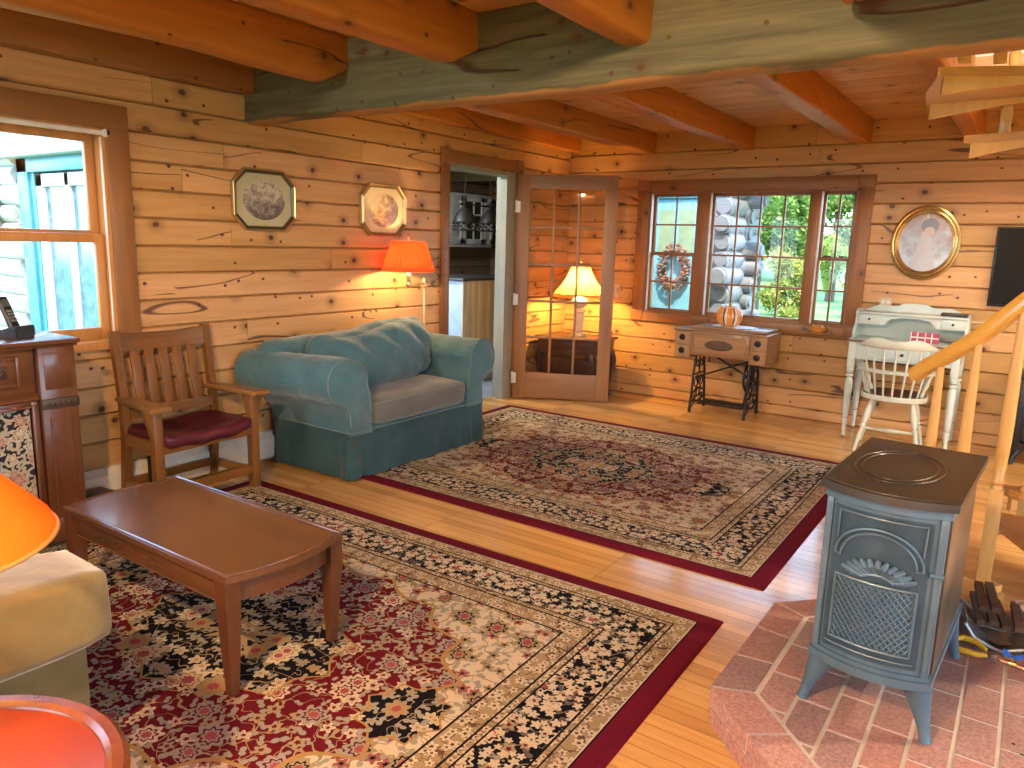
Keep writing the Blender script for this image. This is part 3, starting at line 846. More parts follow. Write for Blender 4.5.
# trees and shrubs at the edge of the lawn
leafm = []
for nm, st in (('green_leaves', [(0, (.03, .085, .015)), (.5, (.11, .19, .04)), (1, (.26, .31, .08))]),
               ('yellowing_leaves', [(0, (.09, .13, .02)), (.5, (.22, .23, .05)), (1, (.40, .31, .08))]),
               ('dark_leaves', [(0, (.025, .07, .02)), (.5, (.07, .15, .04)), (1, (.16, .27, .07))])):
    t = NT(nm); rp = t.n('ShaderNodeNewGeometry').outputs['Random Per Island']
    d = t.n('ShaderNodeBsdfDiffuse'); tl = t.n('ShaderNodeBsdfTranslucent'); cc = t.ramp(rp, st)
    t.l(cc, d.inputs[0]); t.l(cc, tl.inputs[0]); mx = t.n('ShaderNodeMixShader'); mx.inputs[0].default_value = .35
    t.l(d.outputs[0], mx.inputs[1]); t.l(tl.outputs[0], mx.inputs[2]); t.l(mx.outputs[0], t.out.inputs[0]); leafm.append(t.m)
M['bark'] = plain('bark', (.10, .075, .055), .9, bump=.6)
def tree(name, x, y, z0, h, w, mat, seed, label, cat, n=2600, ls=.10, trunk=True):
    rnd = random.Random(seed); root = thing(name, label, cat, (x, y, z0), group='trees beyond the lawn' if trunk else 'shrubs at the lawn edge')
    g = MB(); blobs = [(Vector((rnd.uniform(-.6, .6)*w, rnd.uniform(-.6, .6)*w, h*rnd.uniform(.14 if not trunk else .2, .92))), w*rnd.uniform(.3, .55)) for _ in range(14)]
    for c, r in blobs:
        q0 = len(g.bm.verts); g.sphere(c, r*.6, u=14, v=9)
        g.bm.verts.ensure_lookup_table()
        for v in g.bm.verts[q0:]: v.co += (v.co-c)*.35*noise.noise(v.co*2.5/max(.3, w)+Vector((seed, 0, 0)))
    for k in range(n):
        c, r = rnd.choice(blobs)
        d = Vector((rnd.gauss(0, 1), rnd.gauss(0, 1), rnd.gauss(0, 1))).normalized()*r*rnd.uniform(.55, 1.05)
        p = c+d
        if p.z < .05: continue
        u = Vector((rnd.gauss(0, 1), rnd.gauss(0, 1), rnd.gauss(0, 1))).normalized(); v = u.orthogonal().normalized(); s = ls*rnd.uniform(.6, 1.4)
        q = [g.bm.verts.new(p+a) for a in (u*s, v*s*.55, -u*s, -v*s*.55)]
        g.bm.faces.new(q)
    g.build('crown', mat, root, smooth=False, fix=False)
    g = MB()
    if trunk:
        g.tube([(0, 0, -.2), (.03, 0, h*.4), (0, .02, h*.85)], [w*.09, w*.06, w*.02], 8)
        for k in range(5): 
            a = rnd.uniform(0, 6.28); zz = h*rnd.uniform(.35, .6); g.tube([(0, 0, zz), (math.cos(a)*w*.4, math.sin(a)*w*.4, zz+h*.2)], [w*.03, w*.01], 6)
        g.build('trunk', M['bark'], root)
    else:
        for k in range(6):
            a = rnd.uniform(0, 6.28); g.tube([(0, 0, -.1), (math.cos(a)*w*.35, math.sin(a)*w*.35, h*.6)], [.03, .01], 6)
        g.build('stem', M['bark'], root)
gz = lambda y: -.35+max(0, y-2)*.022
for k, (hx_, hy_) in enumerate(((-15, 27), (-4.6, 26), (5.6, 27))):
    tree('woodland_tree', hx_, hy_, .1, 9.5, 4.3, leafm[2], 60+k, ('broad dark tree of the far woodland, hidden behind the entry wing', 'broad dark tree of the far woodland in the middle of the back window', 'broad dark tree of the far woodland at the right of the back window')[k], 'tree', 9000, .17)
for nm, x, y, h, w, m, s, lab in (
    ('leafy_tree', -1.9, 12.5, 4.6, 1.3, 0, 1, 'leafy green tree across the lawn, next to the log corner'),
    ('leafy_tree', .95, 14.8, 5.5, 1.35, 2, 2, 'dark green tree filling the right-hand pane of the back window'),
    ('leafy_tree', -1.4, 18.5, 6.5, 1.7, 0, 3, 'tall green tree farther off, between the two nearer trees'),
    ('leafy_tree', 4.6, 14, 6.0, 1.8, 0, 4, 'green tree standing alone far right of the lawn')):
    tree(nm, x, y, gz(y), h, w, leafm[m], s, lab, 'tree', 12000, .06)
for nm, x, y, h, w, m, s, lab in (
    ('yellow_shrub', -.55, 10.6, 1.5, .62, 1, 5, 'yellowing shrub at the far edge of the lawn, middle of the back window'),
    ('yellow_shrub', 1.0, 11.2, 1.7, .62, 1, 6, 'yellow shrub at the lawn edge seen through the right of the back window'),
    ('green_shrub', -2.3, 9.8, 1.2, .55, 0, 7, 'low green shrub at the lawn edge next to the log corner')):
    tree(nm, x, y, gz(y), h, w, leafm[m], s, lab, 'shrub', 3600, .04, trunk=False)
# ------------------------------------------------------------------ rugs
def flower(t, p, n, size, wob=.28):
    """petal and centre masks of one flower per voronoi cell; p is already scaled to cells"""
    v = t.vor(p, 1.0, 'F1', '2D', .85)
    d = t.vmath('SUBTRACT', p, v['Position'])
    x, y, _ = t.sep(d); c = t.sep(v['Color'])
    L = t.vmath('LENGTH', t.comb(x, y, 0.0), out='v')
    a = t.math('ADD', t.math('ARCTAN2', y, x), t.math('MULTIPLY', c[0], 6.28))
    rad = t.math('MULTIPLY', t.math('ADD', 1.0, t.math('MULTIPLY', t.math('COSINE', t.math('MULTIPLY', a, float(n))), wob)), t.math('MULTIPLY', t.math('ADD', .7, t.math('MULTIPLY', c[1], .5)), size))
    pet = t.math('LESS_THAN', L, rad)
    ctr = t.math('LESS_THAN', L, t.math('MULTIPLY', rad, .36))
    ring = t.math('SUBTRACT', t.math('LESS_THAN', L, t.math('MULTIPLY', rad, .68)), t.math('LESS_THAN', L, t.math('MULTIPLY', rad, .52)))
    return pet, ctr, ring, c

def rug_mat(name, hx, hy, dens):
    t = NT(name); o = t.obj(); x, y, z = t.sep(o)
    ax, ay = t.math('ABSOLUTE', x), t.math('ABSOLUTE', y)
    d = t.math('MINIMUM', t.math('SUBTRACT', hx, ax), t.math('SUBTRACT', hy, ay))
    P = t.comb(t.math('ADD', ax, 3.3), t.math('ADD', ay, 1.7), 0.0)
    warp = t.vmath('SCALE', t.vmath('SUBTRACT', t.noise(P, 7*dens, 2, .5, col=True), (.5, .5, .5)), .035/dens)
    Pw = t.vmath('ADD', P, warp)
    big = flower(t, t.vmath('SCALE', Pw, 4.6*dens), 8, .30, .16)
    med = flower(t, t.vmath('ADD', t.vmath('SCALE', Pw, 9.5*dens), (5.2, 3.1, 0)), 5, .25)
    tiny = flower(t, t.vmath('ADD', t.vmath('SCALE', P, 19*dens), (2.2, 7.1, 0)), 5, .36)
    leaf = flower(t, t.vmath('ADD', t.vmath('SCALE', Pw, 14*dens), (9.1, .4, 0)), 2, .23, .62)
    nv = t.noise(Pw, 5.2*dens, 2, .45)
    vine = t.math('LESS_THAN', t.math('ABSOLUTE', t.math('SUBTRACT', nv, .5)), .0075)
    nv2 = t.noise(t.vmath('ADD', Pw, (4, 4, 0)), 8*dens, 2, .45)
    vine = t.math('MAXIMUM', vine, t.math('LESS_THAN', t.math('ABSOLUTE', t.math('SUBTRACT', nv2, .47)), .007))
    red, cream, black, tan, gold, grey, wine = (.115, .007, .014), (.56, .47, .34), (.007, .006, .009), (.33, .245, .14), (.36, .22, .08), (.29, .275, .23), (.125, .007, .020)
    rose = (.32, .07, .08)
    def fill(ground, vinec, leafc, c1, c1b, c2, ctr, use_big=True):
        c = t.mix(vine, ground, vinec)
        c = t.mix(leaf[0], c, leafc)
        m = t.mix(t.math('GREATER_THAN', med[3][2], .5), (*c1, 1), (*c1b, 1))
        c = t.mix(med[0], c, m); c = t.mix(med[1], c, ctr); c = t.mix(med[2], c, tuple(.6*k for k in c1))
        if use_big:
            g = t.mix(t.math('GREATER_THAN', big[3][2], .5), (*c2, 1), (*c1, 1))
            c = t.mix(big[0], c, g); c = t.mix(big[2], c, ctr); c = t.mix(big[1], c, rose)
        return c
    f_red = fill(red, tan, grey, cream, tan, grey, wine)
    f_cream = fill(cream, (.26, .19, .10), grey, tan, rose, (.30, .24, .15), black)
    f_black = fill(black, tan, grey, cream, grey, tan, gold)
    b_black = fill(black, grey, (.12, .10, .08), cream, tan, rose, wine, False)
    b_black = t.mix(t.math('MULTIPLY', big[1], .9), b_black, rose); b_black = t.mix(big[2], b_black, cream); b_black = t.mix(tiny[0], b_black, cream); 
    b_tan = t.mix(tiny[0], t.mix(vine, tan, (.12, .07, .04)), cream); b_tan = t.mix(tiny[1], b_tan, (.10, .05, .03)); b_tan = t.mix(t.math('MULTIPLY', med[2], 1.0), b_tan, (.10, .06, .04))
    # field layout
    IX, IY = hx-.46, hy-.46
    u, v = t.math('DIVIDE', ax, IX), t.math('DIVIDE', ay, IY)
    th = t.math('ARCTAN2', v, u)
    rr = t.math('SQRT', t.math('ADD', t.math('MULTIPLY', u, u), t.math('MULTIPLY', v, v)))
    sc = t.math('MULTIPLY', t.math('ABSOLUTE', t.math('SINE', t.math('MULTIPLY', th, 9.0))), .085)
    f = t.math('ADD', rr, sc)
    col = t.mix(t.math('GREATER_THAN', f, .95), f_red, f_cream)
    col = t.mix(t.math('LESS_THAN', t.math('ABSOLUTE', t.math('SUBTRACT', f, .95)), .010), col, gold)
    # medallion and pendants
    def medal(cx, sx, sy, k, amp):
        X = t.math('DIVIDE', t.math('SUBTRACT', ax, cx), sx); Y = t.math('DIVIDE', ay, sy)
        a = t.math('ARCTAN2', Y, X)
        r = t.math('SQRT', t.math('ADD', t.math('MULTIPLY', X, X), t.math('MULTIPLY', Y, Y)))
        return t.math('ADD', r, t.math('MULTIPLY', t.math('ABSOLUTE', t.math('SINE', t.math('MULTIPLY', a, k))), amp))
    m0 = medal(0.0, .47, .36, 6.0, .13)
    col = t.mix(t.math('LESS_THAN', m0, 1.022), col, gold)
    col = t.mix(t.math('LESS_THAN', m0, 1.0), col, f_black)
    fg = t.mix(med[0], tan, cream); fg = t.mix(med[1], fg, black)
    col = t.mix(t.math('LESS_THAN', m0, .30), col, fg)
    m1 = medal(.80, .14, .15, 4.0, .22)
    col = t.mix(t.math('LESS_THAN', m1, 1.06), col, gold); col = t.mix(t.math('LESS_THAN', m1, 1.0), col, f_black)
    # border bands by distance to the edge
    def band(lo, c):
        nonlocal col
        col = t.mix(t.math('LESS_THAN', d, lo), col, c)
    band(.46, black); band(.452, b_tan); band(.375, black); band(.367, b_tan); band(.345, black); band(.338, b_black); band(.175, black); band(.167, b_tan); band(.150, black); band(.144, b_tan); band(.085, cream); band(.080, black); band(.074, wine)
    pile = t.noise(o, 300, 2, .6)
    fade = t.noise(o, 2.2, 3, .5)
    col = t.mix(1.0, col, t.ramp(t.math('ADD', t.math('MULTIPLY', pile, .6), t.math('MULTIPLY', fade, .4)), [(.3, (.72, .72, .72)), (.7, (1.12, 1.12, 1.12))]), 'MULTIPLY')
    t.bsdf(col, .95, 0, t.bump(pile, .5, .004), .08)
    return t.m

def rug(name, cx, cy, hx, hy, rz, dens, label, seed):
    mb = MB(); T = .011
    nx, ny = 60, 48
    def fn(u, v):
        x, y = (2*u-1)*hx, (2*v-1)*hy
        e = min(hx-abs(x), hy-abs(y)); k = min(1, e/.012)
        return Vector((x, y, .002+(T-.002)*math.sqrt(k) + (.0015*noise.noise(Vector((x*2.1, y*2.1, seed))) if e > .03 else 0)))
    xs = [0, .003, .006] + [i/(nx) for i in range(1, nx)] + [.994, .997, 1]
    ys = [0, .003, .007] + [i/(ny) for i in range(1, ny)] + [.993, .997, 1]
    V = [[mb.bm.verts.new(fn(a, b)) for b in ys] for a in xs]
    for i in range(len(xs)-1):
        for j in range(len(ys)-1): mb.bm.faces.new((V[i][j], V[i+1][j], V[i+1][j+1], V[i][j+1]))
    edge = [V[i][0] for i in range(len(xs))] + [V[-1][j] for j in range(1, len(ys))] + [V[i][-1] for i in range(len(xs)-2, -1, -1)] + [V[0][j] for j in range(len(ys)-2, 0, -1)]
    lo = [mb.bm.verts.new((v.co.x, v.co.y, .0005)) for v in edge]
    for i in range(len(edge)):
        j = (i+1) % len(edge); mb.bm.faces.new((edge[i], lo[i], lo[j], edge[j]))
    o = mb.build(name, rug_mat(name+'_weave', hx, hy, dens), loc=(cx, cy, 0), rot=(0, 0, rz))
    return tag(o, label, 'rug')
rug('persian_rug', 1.705, -5.07, 1.405, 1.155, .018, 1.3, 'burgundy Persian rug with black floral border, under the coffee table', 1)
rug('persian_rug', 1.675, -2.395, 1.45, 1.135, .006, 1.4, 'burgundy and cream Persian rug in front of the blue-green armchair', 2)

# ------------------------------------------------------------------ heater, pictures
ht = thing('baseboard_heater', 'long cream baseboard heater along the foot of the left log wall', 'heater', (0, -4.1, 0))
ivory = plain('cream_enamel', (.62, .58, .48), .4)
g = MB(); g.prism([(.002, .20), (.030, .20), (.062, .165), (.062, .05), (.055, .035), (.05, .05), (.05, .16), (.028, .188), (.002, .188)], -1.8, 1.9, axis='y'); g.build('cover', ivory, ht)
g = MB(); g.box(.002, .05, -1.78, 1.88, .06, .12); g.build('fins', M['black'], ht)
g = MB(); g.box(.002, .066, -1.82, -1.79, .0, .203, .003); g.build('end_cap', ivory, ht)
g = MB(); g.box(.002, .066, 1.89, 1.92, .0, .203, .003); g.build('end_cap', ivory, ht)

M['gilt'] = plain('antique_gilt', (.55, .40, .20), .3, .85)
M['bronze'] = plain('dark_bronze_frame', (.13, .10, .05), .3, .6)
M['mat_green'] = plain('sage_mat', (.42, .40, .25), .8, var=.04)
M['mat_cream'] = plain('cream_mat', (.66, .54, .32), .8, var=.04)
def print_mat(name, paper, ink, ink2, seed, dens):
    t = NT(name); o = t.obj(); x, y, z = t.sep(o)
    n = t.noise(t.vmath('ADD', o, (seed, seed*2.3, 0)), 22, 5, .65, .6)
    n2 = t.noise(t.vmath('ADD', o, (seed*3.1, 0, 5)), 75, 3, .6)
    mass = t.math('ADD', t.math('MULTIPLY', n, 1.0), t.math('MULTIPLY', t.math('ADD', t.math('MULTIPLY', y, dens[1]), t.math('MULTIPLY', x, dens[0])), 1.0))
    f = t.math('ADD', t.math('MULTIPLY', mass, .8), t.math('MULTIPLY', n2, .25))
    c = t.ramp(f, [(.40, paper), (.52, ink2), (.66, ink)])
    t.bsdf(c, .5, 0, None, .3, .4, .05)
    return t.m
def octagon(cut, hy, hz):
    return [(-hy+cut, -hz), (hy-cut, -hz), (hy, -hz+cut), (hy, hz-cut), (hy-cut, hz), (-hy+cut, hz), (-hy, hz-cut), (-hy, -hz+cut)]
def oct_picture(y, z, hy, hz, label, mats, seed, dens, dz=.028):
    p = thing('framed_picture', label, 'picture', (0, y, z), group=None)
    def ring(mb, oa, ob, x0a, x0b):
        n = 8
        A = [mb.bm.verts.new((x0a, a, b)) for a, b in oa]; B = [mb.bm.verts.new((x0b, a, b)) for a, b in ob]
        for i in range(n): mb.bm.faces.new((A[i], A[(i+1) % n], B[(i+1) % n], B[i]))
    def O(k): return octagon(.085*1.0-k*.586, hy-k, hz-k)
    g = MB(); ring(g, O(0), O(0), .003, dz); ring(g, O(0), O(.005), dz, dz+.003); ring(g, O(.005), O(.010), dz+.003, dz-.002); ring(g, O(.010), O(.010), dz-.002, dz-.01)
    g.build('frame_edge', mats[0], p, smooth=False)
    g = MB(); ring(g, O(.010), O(.024), dz-.005, dz-.012); ring(g, O(.024), O(.028), dz-.012, dz-.008); ring(g, O(.028), O(.029), dz-.008, dz-.016)
    g.build('frame', mats[1], p, smooth=False)
    g = MB(); g.prism(O(.027), .004, dz-.014, axis='x'); g.build('mat_board', mats[2], p, smooth=False)
    g = MB()
    ey, ez = (hy-.027)*.76, (hz-.027)*.76
    vs = [g.bm.verts.new((math.cos(2*PI*k/48)*ey, math.sin(2*PI*k/48)*ez, 0)) for k in range(48)]
    g.bm.faces.new(vs)
    o = g.build('print', mats[3], p, smooth=False, loc=(dz-.0132, 0, 0)); o.rotation_euler = (PI/2, 0, PI/2)
    return p
oct_picture(-3.618, 1.63, .225, .182, 'dark bronze octagonal frame with a grey engraving of trees on a green mat', (M['gilt'], M['bronze'], M['mat_green'], print_mat('grey_engraving', (.50, .46, .36), (.10, .09, .09), (.26, .23, .20), 2.2, (.1, -1.6))), 1, None)
oct_picture(-2.612, 1.62, .225, .182, 'gilt octagonal frame with a faded sepia print on cream, above the red lamp', (M['gilt'], M['gilt'], M['mat_cream'], print_mat('sepia_print', (.62, .50, .30), (.20, .12, .10), (.42, .24, .14), 7.3, (1.4, -1.2))), 2, None, .034)

# ------------------------------------------------------------------ blue-green armchair (chair and a half)
t = NT('blue_green_slipcover'); o_ = t.obj()
f = t.noise(o_, 5, 4, .6); f2 = t.noise(o_, 160, 2, .5)
c = t.ramp(f, [(.3, (.044, .118, .142)), (.7, (.072, .168, .195))])
t.bsdf(c, .8, 0, t.bump(t.math('ADD', t.math('MULTIPLY', t.noise(o_, 9, 4, .55, .8), 1.2), t.math('MULTIPLY', f2, .10)), .6, .018), .25, sheen=.35)
M['teal_cloth'] = t.m
M['teal_pipe'] = plain('slipcover_piping', (.13, .19, .19), .8)
so = thing('armchair', 'wide blue-green slipcovered armchair with rolled arms against the log wall', 'armchair', (.015, -3.0, .012))
def arm_profile(s, n=26):
    pts = [(.455, .25), (.462, .40), (.475, .52)]
    cy, cz, r = .625, .595, .138
    for k in range(n):
        a = math.radians(192-(192+78)*k/(n-1)); pts.append((cy+r*math.cos(a), cz+r*math.sin(a)))
    pts += [(.618, .42), (.622, .33), (.63, .25)]
    return [(s*a, b) for a, b in pts]
for s in (-1, 1):
    pr = arm_profile(s); m = len(pr); g = MB()
    xs = [.03, .05] + [.05+.67*i/24 for i in range(1, 24)] + [.722, .735, .742]
    sh = [.985, 1] + [1]*23 + [1, .985, .955]
    cyc = (sum(a for a, b in pr)/m, sum(b for a, b in pr)/m)
    V = []
    for xi, k in zip(xs, sh):
        row = []
        for a, b in pr:
            w = Vector((xi*5, a*5, b*5)); nz = .010*noise.noise(w*1.1) + .006*noise.noise(w*2.6)
            q = Vector((a-cyc[0], b-cyc[1])); L = q.length or 1
            drop = -.012*(xi/.74)*0
            sh_ = (-.035-.11*(1-xi/.74))*max(0, min(1, (b-.30)/.22)) if s < 0 else 0
            row.append(g.bm.verts.new((xi, cyc[0]+q.x*k+q.x/L*nz + sh_*max(0, min(1, (abs(a)-.46)/.1)), cyc[1]+q.y*k+q.y/L*nz+drop)))
        V.append(row)
    for i in range(len(V)-1):
        for j in range(m-1): g.bm.faces.new((V[i][j], V[i+1][j], V[i+1][j+1], V[i][j+1]))
    g.bm.faces.new(V[0]); g.bm.faces.new(list(reversed(V[-1])))
    a = g.build('arm', M['teal_cloth'], so, angle=60)
    g = MB(); g.tube([(.738, y+((-.035)*max(0, min(1, (z-.30)/.22))*max(0, min(1, (abs(y)-.46)/.1)) if s < 0 else 0), z) for y, z in pr[1:-1]], .0055, 8); g.build('piping', M['teal_pipe'], a)
# base and skirt
g = MB(); g.box(.03, .72, -.615, .615, .05, .30, .02); g.box(.03, .70, -.47, .47, .22, .335, .02); g.build('base', M['teal_cloth'], so)
g = MB()
per = []
x0, x1, hw = .03, .732, .632
def seg(a, b, n): return [(a[0]+(b[0]-a[0])*i/n, a[1]+(b[1]-a[1])*i/n) for i in range(n)]
per = seg((x0, -hw), (x1, -hw), 34) + seg((x1, -hw), (x1, hw), 56) + seg((x1, hw), (x0, hw), 34)
per.append((x0, hw))
rows = [.285, .27, .2, .12, .05, .006]
V = []
for i, (x, y) in enumerate(per):
    nx = 1.0 if abs(x-x1) < 1e-6 else 0.0; ny = (-1 if y < 0 else 1) if abs(abs(y)-hw) < 1e-6 else 0
    L = math.hypot(nx, ny) or 1
    corner = min(math.hypot(x-x1, y+hw), math.hypot(x-x1, y-hw))
    col = []
    for j, z in enumerate(rows):
        k = (.285-z)/.285
        o2 = .002+k*(.016 + .026*noise.noise(Vector((x*5.3, y*5.3, 1.7))) + .016*noise.noise(Vector((x*11, y*11, 5)))) + (.018*k*math.sin(corner*46) if corner < .13 else 0)
        col.append(g.bm.verts.new((x+nx/L*o2, y+ny/L*o2, z)))
    V.append(col)
for A, B in zip(V, V[1:]):
    for j in range(len(rows)-1): g.bm.faces.new((A[j], B[j], B[j+1], A[j+1]))
bmesh.ops.solidify(g.bm, geom=list(g.bm.faces), thickness=.006)
sk = g.build('skirt', M['teal_cloth'], so, angle=60)
g = MB(); g.tube([(x+(.006 if abs(x-x1) < 1e-6 else 0), y+(.006 if y > hw-.001 else -.006 if y < -hw+.001 else 0), .286) for x, y in per], .005, 8); g.build('piping', M['teal_pipe'], sk)
g = MB(); g.soft(.15, -.10, .525, .24, 1.40, .52, .09, 14, (.02, .0, .012), .012, 6, fn=lambda p, u: Vector((p.x, p.y*(.76 if u.z < .3 else .76+.24*min(1, (u.z-.3)/.45)), p.z)))
g.build('back', M['teal_cloth'], so, angle=60)
g = MB(); g.soft(0, 0, 0, .60, .90, .165, .055, 14, (.015, .01, .022), .010, 7, Matrix.Translation((.45, 0, .375)))
M['seat_cloth'] = plain('brownish_slipcover', (.115, .120, .105), .85, var=.2, scale=4, bump=.3, bscale=14, sheen=.3)  # seat cushion gets a browner cloth than the rest
sc_ = g.build('seat_cushion', M['seat_cloth'], so, angle=60)
def rim(hx, hy, r=.05, n=6):
    pts = []
    for cx, cy, a0 in ((hx-r, hy-r, 0), (-hx+r, hy-r, 90), (-hx+r, -hy+r, 180), (hx-r, -hy+r, 270)):
        for k in range(n): a = math.radians(a0+90*k/(n-1)); pts.append((cx+r*math.cos(a), cy+r*math.sin(a)))
    return pts
g = MB(); g.tube([(.45+a, b, .435) for a, b in rim(.292, .444)], .005, 8, closed=True); g.tube([(.45+a, b, .318) for a, b in rim(.296, .448)], .005, 8, closed=True); g.build('piping', M['teal_pipe'], sc_)
def slump(p, u):
    p = p.copy()
    p.x += .05*(1-u.y*u.y)*(1-u.z*u.z)*(1 if u.x > 0 else .1)
    e = max(0, u.y-.35)
    p.z += .05*e + .026*u.y - .045*max(0, -u.y-.1) + (.02*math.sin(u.y*5)*(u.z > 0))
    f = abs(u.y)**3*abs(u.z)**1
    p.x *= 1-.45*f
    # diagonal drag folds
    p.x += .014*math.sin((p.y*1.3+p.z*1.6)*19)*(1-.4*abs(u.z))*(u.x > 0)
    return p
g = MB(); g.soft(0, 0, 0, .22, 1.04, .42, .085, 24, (.03, .015, .012), .024, 5.5, Matrix.Translation((.315, -.045, .63)) @ Matrix.Rotation(math.radians(-17), 4, 'Y'), fn=slump)
g.build('back_cushion', M['teal_cloth'], so, angle=70)

# ------------------------------------------------------------------ brass floor lamp with red pleated shade
fl = thing('floor_lamp', 'brass swing-arm floor lamp with a pleated red shade, lit behind the armchair', 'floor lamp', (.13, -2.30, 0))
M['old_brass'] = plain('pale_brass', (.70, .55, .30), .28, .9)
g = MB(); g.lathe([(0, 0), (.125, 0), (.125, .012), (.11, .022), (.05, .03), (.02, .045), (.013, .06), (0, .06)], 28); g.build('base', M['old_brass'], fl)
g = MB(); g.lathe([(0, .05), (.0115, .05), (.0115, 1.06), (.018, 1.065), (.02, 1.075), (.028, 1.08), (.028, 1.088), (.016, 1.10), (.013, 1.13), (.006, 1.14), (0, 1.145)], 16); g.build('pole', M['old_brass'], fl)
g = MB(); g.tube([(0, 0, 1.105), (.02, -.05, 1.10), (.05, -.12, 1.10), (.07, -.20, 1.10)], .006, 8); g.lathe([(0, 1.085), (.014, 1.085), (.022, 1.10), (.02, 1.115), (.012, 1.12), (.016, 1.13), (.016, 1.17), (0, 1.17)], 16, Matrix.Translation((.07, -.245, 0))); g.tube([(.07, -.20, 1.10), (.07, -.245, 1.10)], .006, 8); g.build('swing_arm', M['old_brass'], fl)
tag_b = MB().lathe([(0, 1.17), (.014, 1.17), (.018, 1.2), (.03, 1.235), (.03, 1.26), (.018, 1.285), (0, 1.29)], 16, Matrix.Translation((.07, -.245, 0)))
bulbm = bulb_mat('warm_bulb', (1, .66, .26), 6)
tag(tag_b.build('bulb', bulbm, fl), 'glowing bulb')
M['red_shade'] = lampshade_mat('red_pleated_fabric', (.78, .13, .075), (.95, .075, .012), .38)
g = MB(); NP = 84
def shade(u, v):
    a = 2*PI*u; k = v; r = .190+(.118-.190)*k; r *= 1+.012*math.cos(NP*a/2)
    return Vector((.07+r*math.cos(a), -.245+r*math.sin(a), 1.195+.215*k))
g.grid(shade, NP*4, 5, closed_u=True)
bmesh.ops.solidify(g.bm, geom=list(g.bm.faces), thickness=.0015)
sh = g.build('lamp_shade', M['red_shade'], fl, angle=80)
g = MB(); g.tube([(.07+.191*math.cos(2*PI*k/40), -.245+.191*math.sin(2*PI*k/40), 1.195) for k in range(40)], .0035, 6, closed=True); g.build('trim_ring', plain('pale_braid', (.62, .38, .25), .7), sh)
g = MB(); g.tube([(.07+.119*math.cos(2*PI*k/40), -.245+.119*math.sin(2*PI*k/40), 1.411) for k in range(40)], .0035, 6, closed=True); g.build('trim_ring', plain('pale_braid_top', (.62, .38, .25), .7), sh)
g = MB(); g.tube([(.07, -.245, 1.17), (.02, -.245, 1.30), (.05, -.245, 1.40), (.07, -.245, 1.412)], .0025, 6); g.tube([(.07, -.245, 1.17), (.12, -.245, 1.30), (.09, -.245, 1.40), (.07, -.245, 1.412)], .0025, 6)
for k in range(3):
    a = 2*PI*k/3; g.tube([(.07, -.245, 1.41), (.07+.118*math.cos(a), -.245+.118*math.sin(a), 1.411)], .002, 6)
g.build('harp', M['old_brass'], fl)
g = MB(); g.lathe([(0, 1.41), (.008, 1.412), (.005, 1.425), (.011, 1.44), (.006, 1.455), (0, 1.465)], 12, Matrix.Translation((.07, -.245, 0))); g.build('finial', M['old_brass'], fl)

# ------------------------------------------------------------------ mission rocker / arm chair
M['oak'] = wood('golden_oak', (.215, .092, .022), (.125, .046, .009), axis=2, rough=.36, isl=.10, coat=.15)
M['oakx'] = wood('golden_oak_rail', (.215, .092, .022), (.125, .046, .009), axis=1, rough=.36, isl=.10, coat=.15)
M['oakd'] = wood('golden_oak_arm', (.34, .165, .05), (.22, .095, .025), axis=0, rough=.33, isl=.10, coat=.2)
M['maroon'] = plain('maroon_vinyl', (.085, .010, .022), .33, spec=.5, bump=.12, bscale=14)
rc = thing('wooden_armchair', 'oak slat-back mission armchair with a maroon vinyl seat under the window', 'chair', (.255, -4.335, .0115), .03)
for s in (-1, 1):
    g = MB()
    pts = [(-.19, s*.262, -.0112), (-.150, s*.262, .36), (-.158, s*.262, .55), (-.205, s*.262, .905)]
    for a, b in zip(pts, pts[1:]): g.bar(a, b, .036, .042, up=(0, 1, 0))
    g.build('rear_post', M['oak'], rc)
    g = MB(); g.bar((.165, s*.285, 0.004), (.160, s*.285, .545), .048, .048, up=(0, 1, 0), bevel=.003); leg = g.build('leg', M['oak'], rc)
    g = MB(); g.box(.145, .188, s*.285-.022, s*.285+.022, 0.0, .012, .003); tag(g.build('foot_pad', plain('pale_pad', (.5, .36, .28), .6), leg), 'pale foot pad')
    g = MB(); g.prism([(.137, .545), (.137, .42), (.126, .45), (.116, .49), (.10, .53), (.095, .545)], s*.285-.016, s*.285+.016, axis='y'); 
    g.prism([(s*.262-s*(-.047), .545), (s*.262-s*(-.047), .40), (s*.262+s*.058, .45), (s*.262+s*.075, .50), (s*.262+s*.085, .545)], .145, .178, axis='x'); g.build('corbel', M['oak'], rc)
    g = MB(); g.prism([(-.185, s*.225), (-.185, s*.292), (.235, s*.352), (.240, s*.346), (.240, s*.243), (.235, s*.238)], .545, .568, axis='z')
    bmesh.ops.bevel(g.bm, geom=list(g.bm.edges), offset=.004, segments=2, affect='EDGES'); g.build('arm', M['oakd'], rc)
    g = MB(); g.bar((-.175, s*.268, .095), (.15, s*.285, .095), .022, .045); g.build('stretcher', M['oakd'], rc)
    g = MB(); g.bar((-.155, s*.268, .345), (.15, s*.285, .345), .022, .06); g.build('seat_rail', M['oakd'], rc)
def curved_rail(name, z0, z1, x, sag, th=.022, tilt=.0):
    g = MB()
    n = 17
    prof = []
    for i in range(n):
        y = -.243+.486*i/(n-1); c = sag*(1-(y/.243)**2)
        prof.append((x-c, y))
    poly = [(a+th/2, b) for a, b in prof] + [(a-th/2, b) for a, b in reversed(prof)]
    g.prism(poly, z0, z1, axis='z', M=None)
    for v in g.bm.verts:
        v.co.x += -(v.co.z-.55)*.132
        if v.co.z > z1-.001 and name == 'crest_rail': v.co.z -= .018*(1-(v.co.y/.243)**2)
    return g.build(name, M['oakx'], rc)
curved_rail('crest_rail', .795, .895, -.158, .022)
curved_rail('back_rail', .445, .50, -.152, .018)
